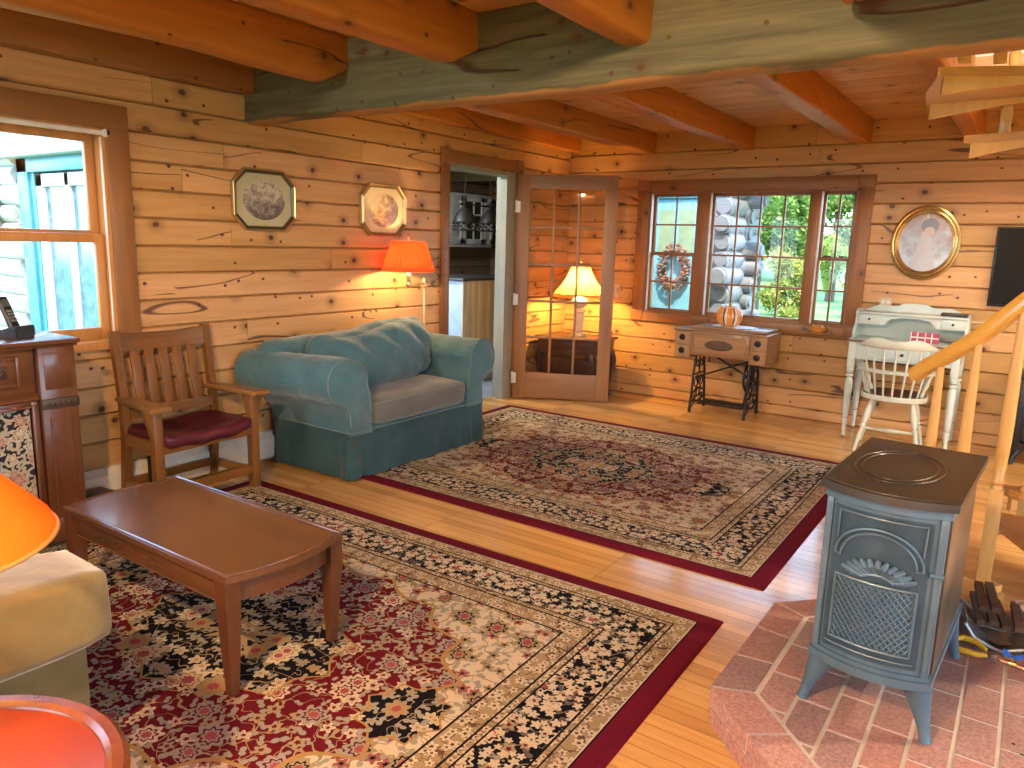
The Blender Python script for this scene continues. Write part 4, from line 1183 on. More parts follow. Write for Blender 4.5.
for k in range(5):
    y = -.165+.0825*k; c = .020*(1-(y/.243)**2)
    g = MB(); g.bar((-.152-c+.013, y, .49), (-.158-c-.032, y, .80), .051, .010, up=(1, 0, 0), bevel=.002); g.build('slat', M['oak'], rc)
g = MB(); g.bar((.165, -.27, .115), (.165, .27, .115), .022, .05); g.build('stretcher', M['oakx'], rc)
g = MB(); g.bar((-.178, -.25, .10), (-.178, .25, .10), .022, .045); g.build('stretcher', M['oakx'], rc)
g = MB(); g.bar((.168, -.27, .345), (.168, .27, .345), .022, .06); g.build('seat_rail', M['oakx'], rc)
g = MB(); g.bar((-.155, -.25, .345), (-.155, .25, .345), .022, .06); g.build('seat_rail', M['oakx'], rc)
def sagseat(p, u):
    p = p.copy(); p.z += -.028*(1-u.x**2)*(1-u.y**2) + .012*abs(u.y)**2 + .006*math.sin(u.y*9)*(u.x > .3)
    return p
g = MB(); g.soft(.015, 0, .372, .385, .525, .075, .03, 14, (.006, .004, .0), .006, 8, fn=sagseat); g.build('seat', M['maroon'], rc)

# small black electronics on the floor under and beside the chair
for nm, lab, x, y, w, d, h in (('network_router', 'black upright box with green lights, behind the wooden armchair seat', .135, -4.475, .05, .05, .24), ('cable_modem', 'low black box on the floor beside the antique cabinet', .17, -4.80, .11, .13, .13)):
    r = thing(nm, lab, 'electronics', (x, y, .002), .2)
    g = MB(); g.box(-w/2, w/2, -d/2, d/2, .0, h, .008); g.build('case', M['black'], r)
    g = MB()
    for k in range(4): g.box(w/2-.001, w/2+.002, d/2-.028, d/2-.018, h*.30+.016*k, h*.30+.008+.016*k)
    tag(g.build('indicator', plain('green_led', (.3, .9, .5), .4, emit=(.4, 1, .6), estr=2), r), 'small lit green indicators')

# ------------------------------------------------------------------ antique cabinet with tapestry panel
M['walnut'] = wood('red_walnut', (.15, .056, .026), (.075, .025, .012), axis=2, rough=.3, isl=.07, coat=.35)
M['walnuty'] = wood('red_walnut_rail', (.16, .060, .027), (.08, .027, .013), axis=1, rough=.27, isl=.07, coat=.45)
M['walnut_dark'] = plain('carved_dark_walnut', (.045, .026, .014), .45)
ca = thing('antique_cabinet', 'antique carved walnut cabinet with a floral tapestry panel, below the left window', 'cabinet', (.03, -4.985, 0))
W_ = 1.36
g = MB(); g.box(.0, .395, -W_, -.012, .10, .925, .004); g.build('body', M['walnut'], ca)
g = MB(); g.box(-.015, .455, -W_-.02, .006, .925, .937, .004); g.box(-.02, .47, -W_-.03, .014, .937, .958, .006); g.build('cabinet_top', M['walnuty'], ca)
g = MB(); g.box(.0, .41, -W_-.005, -.005, .03, .12, .006); g.build('plinth', M['walnut_dark'], ca)
for k, yy in enumerate((-.08, -W_+.08)):
    g = MB(); g.box(.395, .445, yy-.075, yy+.075, .05, .925, .004); g.box(.39, .455, yy-.08, yy+.08, .05, .16, .006)
    g.box(.445, .450, yy-.055, yy+.055, .74, .90, .002)
    p = g.build('pilaster', M['walnut'], ca)
    g = MB(); g.box(.44, .4535, yy-.077, yy+.077, .655, .70, .003)
    for j in range(6): g.sphere((.455, yy-.055+.022*j, .678), .009, .5, 1, 1.3, 8, 6)
    tag(g.build('carved_band', M['walnut_dark'], p), 'dark carved band')
    for j in range(2):
        g = MB(); g.tube([(.447, yy+(-.045 if j else .045), .62-.0), (.447, yy+(-.045 if j else .045), .18)], .003, 6); g.build('bead', M['walnut'], p)
def frame(g, y0, y1, z0, z1, x0, w, h):
    for q in ((y0, y0+w, z0, z1), (y1-w, y1, z0, z1), (y0+w, y1-w, z0, z0+w), (y0+w, y1-w, z1-w, z1)): g.box(x0, x0+h, *q, .003)
# frieze with drawer front
fr = (-W_+.16, -.16)
g = MB(); g.box(.395, .415, fr[0], fr[1], .72, .925, .002); fz = g.build('frieze', M['walnuty'], ca)
g = MB(); g.prism([(.395, .695), (.432, .695), (.44, .703), (.432, .712), (.437, .722), (.42, .73), (.395, .735)], fr[0], fr[1], axis='y'); g.build('moulding', M['walnuty'], ca)
for c0 in (-.30, -.68, -1.06):
    g = MB(); g.box(.412, .424, c0-.10, c0+.07, .775, .885, .002); d = g.build('drawer', M['walnuty'], ca)
    g = MB(); frame(g, c0-.11, c0+.08, .765, .895, .412, .016, .020); g.build('drawer_frame', M['walnut'], d)
    g = MB(); g.box(.424, .430, c0-.055, c0+.03, .805, .86, .003)
    for j in range(9):
        a = 2*PI*j/9; g.sphere((.431, c0-.012+.026*math.cos(a), .832+.016*math.sin(a)), .007, .7, 1, 1, 8, 6)
    g.sphere((.432, c0-.012, .832), .010, .8, 1, 1, 8, 6)
    tag(g.build('pull_plate', M['walnut_dark'], d), 'dark embossed pull plate')
# tapestry panels between stiles
t = NT('floral_tapestry'); o_ = t.obj(); x, y, z = t.sep(o_)
p = t.comb(y, z, 0.0)
wv = t.vmath('ADD', p, t.vmath('SCALE', t.noise(p, 16, 2, .5, col=True), .03))
fl_ = flower(t, t.vmath('SCALE', wv, 15), 6, .40)
f2_ = flower(t, t.vmath('ADD', t.vmath('SCALE', wv, 26), (3.3, 1.2, 0)), 3, .36, .5)
sp2 = t.n('ShaderNodeTexWave'); sp2.wave_type = 'RINGS'; sp2.inputs['Scale'].default_value = 5; sp2.inputs['Distortion'].default_value = 5; sp2.inputs['Detail'].default_value = .5
v0 = t.vor(wv, 10, 'F1'); t.l(t.vmath('SUBTRACT', wv, v0['Position']), sp2.inputs['Vector'])
scroll = t.math('LESS_THAN', t.math('ABSOLUTE', t.math('SUBTRACT', t.math('FRACT', t.math('MULTIPLY', v0['Distance'], 2.6)), .5)), .13)
c = t.mix(scroll, (.022, .022, .028), (.42, .38, .29))
c = t.mix(f2_[0], c, (.36, .34, .27))
c = t.mix(fl_[0], c, t.mix(t.math('GREATER_THAN', fl_[3][2], .55), (.46, .42, .32, 1), (.44, .27, .21, 1))); c = t.mix(fl_[2], c, (.20, .10, .08))
t.bsdf(c, .85, 0, t.bump(t.noise(o_, 200, 2), .3, .003), .2); M['tapestry'] = t.m
n = 0
y1 = -.16
while y1 > -W_+.2:
    g = MB(); g.box(.395, .404, y1-.185, y1-.028, .14, .69); g.build('tapestry_panel', M['tapestry'], ca)
    g = MB(); frame(g, y1-.205, y1, .12, .70, .395, .030, .03); frame(g, y1-.187, y1-.018, .14, .68, .395, .012, .042); g.build('panel_frame', M['walnut'], ca)
    y1 -= .222; n += 1
ph = thing('cordless_phone', 'black cordless phone leaning in its cradle on the antique cabinet', 'telephone', (.30, -5.145, .9582), .40)
g = MB(); g.prism([(-.055, 0), (.06, 0), (.062, .02), (.03, .034), (-.03, .05), (-.055, .052)], -.05, .05, axis='x', M=Matrix.Rotation(PI/2, 4, 'Z'))
bmesh.ops.bevel(g.bm, geom=list(g.bm.edges), offset=.005, segments=2, affect='EDGES'); g.build('cradle', M['black'], ph)
g = MB(); Mh = Matrix.Translation((.012, -.012, .03)) @ Matrix.Rotation(math.radians(-24), 4, 'Y'); g.box(-.012, .014, -.024, .024, 0, .155, .010, 3, Mh); hs = g.build('handset', M['black'], ph)
g = MB(); g.box(.0135, .0155, -.017, .017, .105, .138, .0005, 1, Mh); tag(g.build('screen', plain('phone_screen', (.10, .12, .13), .2), hs), 'grey phone screen')
g = MB()
for i in range(3):
    for j in range(4): g.box(.0135, .0165, -.016+.0115*i, -.007+.0115*i, .035+.015*j, .045+.015*j, .001, 1, Mh)
g.build('keypad', plain('phone_keys', (.16, .16, .17), .4), hs)

# ------------------------------------------------------------------ coffee table
M['cherry'] = wood('cherry_table_top', (.125, .052, .021), (.078, .030, .012), axis=0, rough=.24, isl=.03, coat=.6, coat_rough=.12)
M['cherryz'] = wood('cherry_leg', (.115, .040, .015), (.07, .022, .009), axis=2, rough=.3, isl=.05, coat=.4)
ct = thing('coffee_table', 'reddish-brown wooden coffee table with bowed ends on the front rug', 'coffee table', (1.565, -5.115, .0135), .012)
hx, hy, H = .485, .232, .408
def top_outline(hx, hy, bow, n=13):
    pts = []
    for i in range(n): s = -1+2*i/(n-1); pts.append((hx+bow*(1-s*s)-.0, s*hy))
    for i in range(n): s = 1-2*i/(n-1); pts.append((-hx-bow*(1-s*s), s*hy))
    return pts
g = MB(); g.prism(top_outline(hx, hy, .045), H-.024, H-.004, axis='z')
bmesh.ops.bevel(g.bm, geom=[e for e in g.bm.edges if e.calc_face_angle(0) > .6], offset=.005, segments=3, affect='EDGES'); tp = g.build('table_top', M['cherry'], ct)
g = MB()
for s in (-1, 1): g.tube([(-hx-.004, s*(hy-.010), H-.004), (hx+.004, s*(hy-.010), H-.004)], .0075, 8)
g.build('edge_bead', M['cherry'], tp)
g = MB()
for e in (-1, 1): g.tube([(e*(hx-.014+.045*(1-(k/6.0)**2)), k/6*(hy-.012), H-.0045) for k in range(-6, 7)], .005, 8)
g.build('edge_bead', M['cherry'], tp)
for s in (-1, 1):
    g = MB(); g.box(-hx+.05, hx-.05, s*(hy-.03)-.009, s*(hy-.03)+.009, H-.108, H-.024, .002); g.tube([(-hx+.05, s*(hy-.022), H-.106), (hx-.05, s*(hy-.022), H-.106)], .004, 6); g.build('apron', M['cherry'], ct)
    g = MB(); poly = []
    for k in range(-8, 9):
        yy = k/8*(hy-.05); poly.append((s*(hx-.022+.043*(1-(k/8)**2)), yy))
    poly += [(a-s*.02, b) for a, b in reversed(poly)]
    g.prism(poly, H-.100, H-.024, axis='z'); g.build('apron', M['cherryz'], ct)
for sx in (-1, 1):
    for sy in (-1, 1):
        g = MB(); g.bar((sx*(hx-.026), sy*(hy-.026), H-.022), (sx*(hx-.026), sy*(hy-.026), H-.115), .052, .052, up=(0, 1, 0)); g.bar((sx*(hx-.026), sy*(hy-.026), H-.115), (sx*(hx-.030), sy*(hy-.030), 0), .052, .052, up=(0, 1, 0), w1=.028, d1=.028); g.build('leg', M['cherryz'], ct)

# ------------------------------------------------------------------ tan couch end, round side table, orange lamp
t = NT('tan_suede'); o_ = t.obj(); f = t.noise(o_, 7, 4, .6, .4)
c = t.ramp(f, [(.3, (.095, .072, .024)), (.7, (.145, .112, .042))])
t.bsdf(c, .85, 0, t.bump(t.noise(o_, 18, 4, .6), .25, .012), .25, sheen=.5); M['suede'] = t.m
cc = thing('couch', 'tan suede couch whose squared padded arm shows at the lower left', 'couch', (0, 0, 0))
g = MB(); g.soft(1.955, -6.15, .484, .245, .95, .20, .032, 14, (.006, .004, .010), .008, 6); g.build('arm', M['suede'], cc, angle=60)
g = MB(); g.soft(.74, -6.15, .478, .235, .95, .215, .055, 12, (.008, .004, .012), .012, 6); g.build('arm', M['suede'], cc, angle=60)
g = MB(); g.soft(1.335, -6.15, .225, 1.30, .90, .34, .03, 12, (0, 0, 0), .006, 6); g.build('base', M['suede'], cc, angle=60)
for x in (1.335,):
    g = MB(); g.soft(x, -6.08, .435, .92, .84, .17, .05, 10, (0, .02, .02), .01, 6); g.build('seat_cushion', M['suede'], cc, angle=60)
g = MB(); g.soft(1.335, -6.54, .52, 1.30, .22, .62, .09, 12, (0, .02, .02), .01, 6); g.build('back', M['suede'], cc, angle=60)
for x in (.76, 1.91):
    for y in (-5.75, -6.5):
        g = MB(); g.box(x-.03, x+.03, y-.03, y+.03, 0.0118, .06, .004); g.build('foot', M['walnut_dark'], cc)

M['redtop'] = wood('glossy_red_mahogany', (.15, .017, .003), (.11, .011, .002), axis=0, rough=.35, isl=0, coat=.1, spec=.25, coat_rough=.1)
M['redrim'] = wood('mahogany_rim', (.15, .042, .012), (.09, .024, .008), axis=2, rough=.26, isl=0, coat=.5)
rt = thing('round_side_table', 'round glossy red mahogany side table in the lower left corner', 'side table', (2.631, -6.269, .0115))
g = MB(); g.lathe([(0, .540), (.262, .540), (.268, .544), (.268, .532), (0, .532)], 72); g.build('table_top', M['redtop'], rt)
g = MB(); g.lathe([(.266, .545), (.275, .552), (.292, .552), (.302, .543), (.300, .530), (.288, .522), (.262, .520), (.262, .538), (.266, .545)], 72); g.build('rim', M['redrim'], rt)
g = MB(); g.lathe([(0, .522), (.10, .522), (.10, .505), (.035, .495), (.026, .44), (.042, .36), (.05, .30), (.03, .25), (.028, .22), (.05, .20), (.05, .12), (.02, .10), (0, .10)], 28); g.build('pedestal', M['redrim'], rt)
for k in range(3):
    a = 2*PI*k/3+.4; g = MB(); g.tube([(math.cos(a)*.03, math.sin(a)*.03, .17), (math.cos(a)*.11, math.sin(a)*.11, .16), (math.cos(a)*.19, math.sin(a)*.19, .06), (math.cos(a)*.25, math.sin(a)*.25, .016)], [.024, .02, .016, .015], 8); g.build('leg', M['redrim'], rt)
ol = thing('table_lamp', 'lit table lamp with an orange cone shade on the red round table', 'table lamp', (2.395, -6.19, .564))
M['orange_shade'] = lampshade_mat('orange_card_shade', (.80, .27, .03), (.95, .28, .015), .42)
g = MB(); g.lathe([(0, 0), (.058, 0), (.06, .012), (.03, .03), (.022, .06), (.045, .11), (.055, .16), (.035, .22), (.012, .25), (.012, .30), (0, .30)], 28); g.build('base', plain('lamp_ceramic', (.35, .18, .06), .25), ol)
g = MB(); g.lathe([(.245, .325), (.238, .345), (.085, .515)], 64); g.lathe([(.2435, .325), (.2365, .345), (.0835, .515)], 64); sh = g.build('lamp_shade', M['orange_shade'], ol, fix=False)
g = MB(); g.tube([(.246*math.cos(2*PI*k/60), .246*math.sin(2*PI*k/60), .325) for k in range(60)], .004, 6, closed=True); g.build('trim_ring', plain('shade_edge', (.55, .24, .06), .6), sh)
g = MB(); g.lathe([(0, .30), (.013, .30), (.016, .33), (.03, .37), (.03, .395), (.015, .42), (0, .425)], 16); g.build('bulb', bulbm, ol)
g = MB(); g.tube([(-.02, 0, .30), (-.05, 0, .40), (-.02, 0, .50), (0, 0, .515)], .0025, 6)
for k in range(3): a = 2*PI*k/3; g.tube([(0, 0, .515), (.085*math.cos(a), .085*math.sin(a), .515)], .002, 6)
g.build('harp', M['old_brass'], ol)
# ------------------------------------------------------------------ oval picture, plates, screen
op_ = thing('oval_picture', 'gilt oval framed picture hanging above the white desk', 'picture', (3.17, 0, 1.50))
g = MB(); Mo = Matrix.Rotation(PI/2, 4, 'X')
g.lathe([(.232, .002), (.240, .010), (.236, .022), (.222, .026), (.214, .020), (.210, .022), (.200, .024), (.192, .016), (.188, .018), (.182, .012), (.182, .004)], 72, Mo, 1.0, 1.18); g.build('frame', M['brass'], op_)
t = NT('woman_print_under_glass'); o_ = t.obj(); x, y, z = t.sep(o_)
n = t.noise(o_, 9, 4, .6)
fig = t.math('LESS_THAN', t.math('ADD', t.math('ABSOLUTE', t.math('ADD', x, t.math('MULTIPLY', t.math('SUBTRACT', n, .5), .06))), t.math('MULTIPLY', t.math('ADD', z, .1), .18)), .062)
head = t.math('LESS_THAN', t.vmath('LENGTH', t.vmath('SUBTRACT', o_, (.02, 0, .085)), out='v'), .038)
hair = t.math('LESS_THAN', t.vmath('LENGTH', t.vmath('SUBTRACT', o_, (.02, 0, .125)), out='v'), .060)
c = t.ramp(t.math('ADD', n, t.math('MULTIPLY', z, .9)), [(.35, (.46, .52, .60)), (.5, (.30, .30, .32)), (.7, (.27, .14, .12))])
c = t.mix(fig, c, (.42, .38, .38)); c = t.mix(hair, c, (.09, .06, .055)); c = t.mix(head, c, (.46, .33, .27))
t.bsdf(c, .25, 0, None, .4, .25, .05)
g = MB(); g.lathe([(0, .010), (.183, .010), (.183, .004), (0, .004)], 64, Mo, 1.0, 1.18); g.build('print', t.m, op_, smooth=False)
def plate(name, x, z, lab, cat, w=.07, h=.115):
    p = thing(name, lab, cat, (x, -.001, z)); g = MB(); g.box(-w/2, w/2, -.006, 0, -h/2, h/2, .002); g.build('cover_plate', plain('ivory_plate', (.62, .52, .36), .45), p)
    return p
p = plate('light_switch', .57, .985, 'ivory light switch plate beside the open French door', 'light switch', .075, .125)
g = MB(); g.box(-.006, .006, -.016, -.005, -.012, .012, .002); g.build('toggle', M['white'], p)
g = MB(); g.box(.012, .026, -.008, -.005, -.03, .03, .001); g.build('rocker', plain('grey_toggle', (.25, .22, .18), .5), p)
p = plate('wall_outlet', 2.945, 1.035, 'cream outlet plate on the wall over the left end of the desk', 'outlet', .09, .07)
g = MB(); g.box(-.03, -.006, -.009, -.005, -.016, .016, .002); g.box(.006, .03, -.009, -.005, -.016, .016, .002); g.build('socket', M['white'], p)
tv = thing('wall_television', 'black flat screen on the log wall right of the oval picture', 'television', (4.16, -.002, 1.34))
g = MB(); g.box(-.535, .535, -.045, -.012, -.285, .285, .006); g.box(-.2, .2, -.012, 0, -.15, .15); g.build('housing', M['black'], tv)
g = MB(); g.box(-.52, .52, -.0465, -.045, -.265, .272); g.build('screen', plain('dark_screen', (.005, .005, .005), .4, spec=.12), tv)
cw = MB(); cw.tube([(3.42, -.012, .96), (3.55, -.012, .925), (3.7, -.012, .93), (3.85, -.012, .955), (4.05, -.012, 1.03)], .004, 6); tag(cw.build('white_cord', M['white']), 'white cord drooping along the wall under the black screen', 'cord')
wc = MB(); wc.tube([(.52, -.012, .93), (.535, -.015, .80), (.53, -.014, .62), (.545, -.015, .45), (.54, -.015, .30), (.55, -.014, .12), (.54, -.02, .01)], .005, 6); wc.box(.515, .55, -.02, -.001, .55, .60, .003); tag(wc.build('power_cord', plain('tan_cord', (.50, .32, .16), .6)), 'thin pale cord running down the log wall behind the open door', 'cord')
# dark stove-like heater standing by the stairs
hb = thing('black_heater', 'small black cast cabinet heater against the back wall beyond the stairs', 'heater', (4.22, -.30, 0))
bl = plain('blue_black_iron', (.022, .027, .036), .4, .3)
g = MB(); g.box(-.31, .31, -.17, .17, .10, .60, .012); g.box(-.35, .35, -.20, .20, .60, .63, .008); g.build('body', bl, hb)
g = MB(); frame(g, -.0, .0, .0, .0, 0, .0, 0) if False else None
for q in ((-.27, .27, .16, .185), (-.27, .27, .50, .525), (-.27, -.24, .16, .52), (.24, .27, .16, .52), (-.01, .01, .16, .52)): g.box(q[0], q[1], -.19, -.168, q[2], q[3], .004)
for k in range(6): g.box(-.25, .25, -.182, -.168, .22+.045*k, .228+.045*k, .002)
g.build('door', bl, hb)
for sx in (-1, 1):
    for sy in (-1, 1): g = MB(); g.tube([(sx*.27, sy*.14, .11), (sx*.30, sy*.16, .05), (sx*.31, sy*.17, .002)], [.028, .018, .02], 8); g.build('leg', bl, hb)

# ------------------------------------------------------------------ treadle sewing machine table
sm_ = thing('sewing_table', 'antique wooden treadle sewing machine table under the window', 'sewing table', (1.80, -.245, 0))
M['sew'] = wood('worn_sewing_oak', (.36, .19, .085), (.20, .095, .04), axis=0, rough=.38, isl=.06, coat=.15)
M['sewz'] = wood('worn_sewing_oak_front', (.44, .25, .11), (.26, .13, .055), axis=0, rough=.38, isl=.12, coat=.15)
M['iron'] = plain('black_cast_iron', (.014, .014, .015), .4, .4)
g = MB(); g.box(-.30, .235, -.185, .19, .715, .735, .004); g.box(-.285, .36, -.16, .175, .735, .758, .006); g.build('lid', M['sew'], sm_)
g = MB(); g.box(-.275, .235, -.19, .18, .51, .715, .004); bo = g.build('box', M['sew'], sm_)
g = MB(); g.prism([(-.235, .545), (-.225, .535), (.19, .535), (.20, .545), (.20, .675), (.19, .685), (-.225, .685), (-.235, .675)], -.200, -.19, axis='y'); fp = g.build('front_panel', M['sewz'], sm_)
g = MB()
g.sphere((-.02, -.199, .61), .12, 1.05, .06, .36, 20, 10)
for k in range(14):
    a = 2*PI*k/14; g.sphere((-.02+.10*math.cos(a), -.204, .61+.028*math.sin(a)), .014, 1, .5, .9, 8, 5)
tag(g.build('carving', plain('dark_carving', (.10, .055, .028), .5, bump=.5, bscale=90), fp), 'dark oval carved ornament')
for x0, x1, zb in ((-.415, -.275, .475), (.235, .375, .475)):
    g = MB(); g.box(x0, x1, -.185, .18, zb, .712, .004); dwr = g.build('drawer_case', M['sew'], sm_)
    g = MB(); g.box(x0-.012, x1+.012, -.20, .19, .712, .730, .005); g.build('case_top', M['sew'], dwr)
    for k in range(2):
        z0 = zb+.012+.115*k
        g = MB()
        pr = []
        for i in range(9): s = -1+2*i/8; pr.append(((x0+x1)/2+s*(x1-x0)*.44, -.187-.016*(1-s*s)))
        pr += [((x0+x1)/2+(x1-x0)*.44, -.18), ((x0+x1)/2-(x1-x0)*.44, -.18)]
        g.prism(pr, z0, z0+.103, axis='z'); d = g.build('drawer', M['sewz'], sm_)
        g = MB(); cxx, cz = (x0+x1)/2, z0+.055
        g.lathe([(.0, 0), (.028, 0), (.026, .004), (.012, .007), (0, .007)], 16, Matrix.Translation((cxx, -.202, cz)) @ Matrix.Rotation(PI/2, 4, 'X'))
        g.tube([(cxx+.016*math.cos(a), -.214-.004*math.sin(a), cz-.006+.016*math.sin(a)) for a in [2*PI*i/14 for i in range(14)]], .003, 6, closed=True); tag(g.build('ring_pull', M['iron'], d), 'dark ring pull')
# cast iron side frames
def side_frame(x, wheel):
    g = MB()
    for y0, y1 in ((-.09, -.175), (.07, .165)):
        g.tube([(x, y0, .515), (x, (y0+y1)/2-.01*(1 if y0 < 0 else -1), .33), (x, y1*.86, .20), (x, y1, .055), (x, y1*1.02, .004)], [.011, .011, .011, .012, .016], 8)
    g.tube([(x, -.09, .505), (x, .07, .505)], .010, 8); g.tube([(x, -.12, .33), (x, .11, .33)], .008, 8)
    g.tube([(x, -.15, .155), (x, -.05, .19), (x, .04, .19), (x, .14, .155)], .009, 8); g.tube([(x, -.16, .10), (x, 0, .075), (x, .15, .10)], .009, 8)
    g.tube([(x, -.005, .505), (x, -.005, .33)], .008, 8)
    for cy, cz, r in ((-.06, .26, .045), (.05, .26, .045), (-.005, .16, .04), (-.05, .42, .03), (.04, .42, .03), (-.09, .12, .022), (.08, .12, .022)):
        g.tube([(x, cy+r*math.cos(2*PI*k/16), cz+r*math.sin(2*PI*k/16)) for k in range(16)], .006, 6, closed=True)
    for s in (-1, 1):
        g.tube([(x, s*.02, .33), (x, s*.06, .29), (x, s*.02, .23), (x, s*.07, .19)], .006, 6); g.tube([(x, s*.15, .04), (x, s*.09, .06), (x, s*.05, .13)], .006, 6)
    o = g.build('leg', M['iron'], sm_); return o
side_frame(-.245, False); side_frame(.235, True)
g = MB()
g.tube([(-.245, -.05, .30), (.0, .02, .40), (.235, .06, .49)], .008, 8); g.tube([(-.16, .0, .52), (-.0, .02, .43), (.235, .06, .30)], .008, 8); g.tube([(-.15, -.03, .52), (-.15, -.03, .44)], .007, 8)
g.build('cross_brace', M['iron'], sm_)
g = MB(); cx_, cy_, cz_ = .195, -.02, .345
g.tube([(cx_, cy_+.118*math.cos(2*PI*k/36), cz_+.118*math.sin(2*PI*k/36)) for k in range(36)], .011, 8, closed=True)
for k in range(6): a = 2*PI*k/6; g.tube([(cx_, cy_, cz_), (cx_, cy_+.115*math.cos(a), cz_+.115*math.sin(a))], .006, 6)
g.tube([(cx_-.03, cy_, cz_), (.235, cy_, cz_)], .014, 10); g.build('drive_wheel', M['iron'], sm_)
g = MB()
for q in ((-.20, .19, -.12, -.105), (-.20, .19, .09, .105), (-.20, -.185, -.12, .105), (.175, .19, -.12, .105)): g.box(q[0], q[1], q[2], q[3], .075, .088, .002)
for k in range(1, 15): g.box(-.20+.39*k/15-.004, -.20+.39*k/15+.004, -.11, .1, .077, .086)
for k in range(1, 6): g.box(-.19, .18, -.11+.2*k/6-.004, -.11+.2*k/6+.004, .078, .085)
g.tube([(-.245, -.01, .082), (.235, -.01, .082)], .008, 8); g.tube([(.15, .05, .085), (.18, .02, .25), (.185, -.02, .30)], .006, 6); tag(g.build('treadle', M['iron'], sm_), 'openwork iron treadle')
dl = MB()
def doil(u, v):
    a = 2*PI*u; r = v*(.155+.006*math.cos(16*a)); return Vector((r*1.25*math.cos(a), r*.92*math.sin(a), .0008+.0012*(.5+.5*math.sin(a*16))*(v > .9)))
dl.grid(doil, 96, 6, closed_u=True); tag(dl.build('doily', plain('white_lace', (.84, .84, .84), .8, bump=.6, bscale=120), loc=(1.835, -.24, .7595)), 'white oval doily under the orange pumpkin', 'doily')
pk = thing('pumpkin', 'orange carved-look pumpkin with white stripes on the doily', 'pumpkin', (1.787, -.25, .762))
t = NT('orange_pumpkin_glaze'); o_ = t.obj(); x, y, z = t.sep(o_); a = t.math('ARCTAN2', y, x)
def near(a0, w): return t.math('LESS_THAN', t.math('ABSOLUTE', t.math('SUBTRACT', a, a0)), w)
low = t.math('MULTIPLY', t.math('GREATER_THAN', z, .012), t.math('LESS_THAN', z, .162))
st_ = t.math('MULTIPLY', t.math('MAXIMUM', near(-1.62, .19), near(-.80, .19)), low)
st2 = t.math('MULTIPLY', t.math('MAXIMUM', near(-1.70, .075), near(-.87, .075)), low)
c = t.ramp(t.noise(o_, 14, 3, .6), [(.3, (.62, .17, .015)), (.7, (.86, .32, .03))]); c = t.mix(st_, c, (.80, .68, .50)); c = t.mix(st2, c, (.16, .035, .02))
t.bsdf(c, .3, 0, None, .5, .4)
g = MB(); g.lathe([(0, .0), (.05, .0), (.085, .02), (.106, .06), (.110, .09), (.10, .13), (.075, .162), (.04, .172), (.015, .165), (0, .16)], 80, None, 1, 1, lambda a, z: 1+.045*abs(math.cos(5*a))-.02); g.build('body', t.m, pk)
g = MB(); g.tube([(0, 0, .158), (.004, 0, .18), (-.006, .004, .205)], [.016, .011, .013], 8); g.build('stem', plain('pumpkin_stem', (.50, .28, .06), .6), pk)
so2 = thing('carved_bowl', 'small orange-brown carved wooden dish on the right of the window sill', 'ornament', (2.47, -.055, .757))
MB_ = MB(); MB_.box(2.38, 2.58, -.085, -.026, .742, .756, .004); o = MB_.build('trim_sill', M['trimx']); struct(o)
g = MB(); g.lathe([(0, .0), (.04, .0), (.062, .02), (.07, .042), (.062, .042), (.05, .02), (0, .012)], 30, Matrix.Translation((0, 0, 0)), 1.15, .40, lambda a, z: 1+.05*math.cos(10*a)); g.build('body', plain('amber_wood', (.50, .21, .04), .35), so2)
for k in range(3): g = MB(); g.sphere((-.035+.034*k, 0, .04), .019, 1, .7, 1, 12, 8); g.build('knob', plain('amber_ball', (.62, .30, .06), .35), so2)

# ------------------------------------------------------------------ white writing desk, chair, books
M['desk'] = plain('pale_blue_white_paint', (.54, .63, .59), .45, var=.06)
M['desk_edge'] = plain('worn_brown_edge', (.22, .11, .05), .5)
dk = thing('writing_desk', 'pale white writing desk with turned legs and a scalloped hutch against the back wall', 'desk', (3.165, -.245, 0))
LEG = [(0, 0), (.011, 0), (.012, .012), (.017, .02), (.014, .05), (.020, .13), (.023, .15), (.016, .16), (.022, .17), (.026, .30), (.028, .42), (.024, .46), (.017, .475), (.026, .485), (.026, .495), (.017, .505), (.024, .52), (.028, .535), (.020, .55), (.0, .55)]
for sx in (-1, 1):
    for sy in (-1, 1):
        x, y = sx*.345, sy*.19
        g = MB(); g.lathe(LEG, 18, Matrix.Translation((x, y, 0))); g.box(x-.025, x+.025, y-.025, y+.025, .55, .745, .003); lg = g.build('leg', M['desk'], dk)
        g = MB()
        for zz in (.155, .48, .507): g.lathe([(.0165, zz-.004), (.0195, zz-.003), (.0195, zz+.003), (.0165, zz+.004)], 16, Matrix.Translation((x, y, 0)))
        g.lathe([(0, .001), (.0125, .001), (.0135, .014), (0, .014)], 12, Matrix.Translation((x, y, 0)));
        g.build('worn_ring', M['desk_edge'], lg)
g = MB(); g.box(-.325, .325, -.205, -.19, .62, .745, .002); g.box(-.325, .325, .185, .20, .62, .745, .002); g.box(-.36, -.345, -.18, .18, .62, .745, .002); g.box(.345, .36, -.18, .18, .62, .745, .002); g.build('apron', M['desk'], dk)
g = MB(); g.box(-.27, .27, -.213, -.205, .635, .725, .004); d = g.build('drawer', M['desk'], dk)
g = MB(); g.sphere((0, -.222, .68), .012, u=12, v=8); g.build('knob', M['black'], d)
g = MB(); g.box(-.385, .385, -.225, .215, .745, .768, .005); dtop = g.build('desk_top', M['desk'], dk)
g = MB(); g.box(-.387, .387, -.229, -.224, .752, .769, .001); tag(g.build('worn_edge', M['desk_edge'], dtop), 'worn brown front edge')
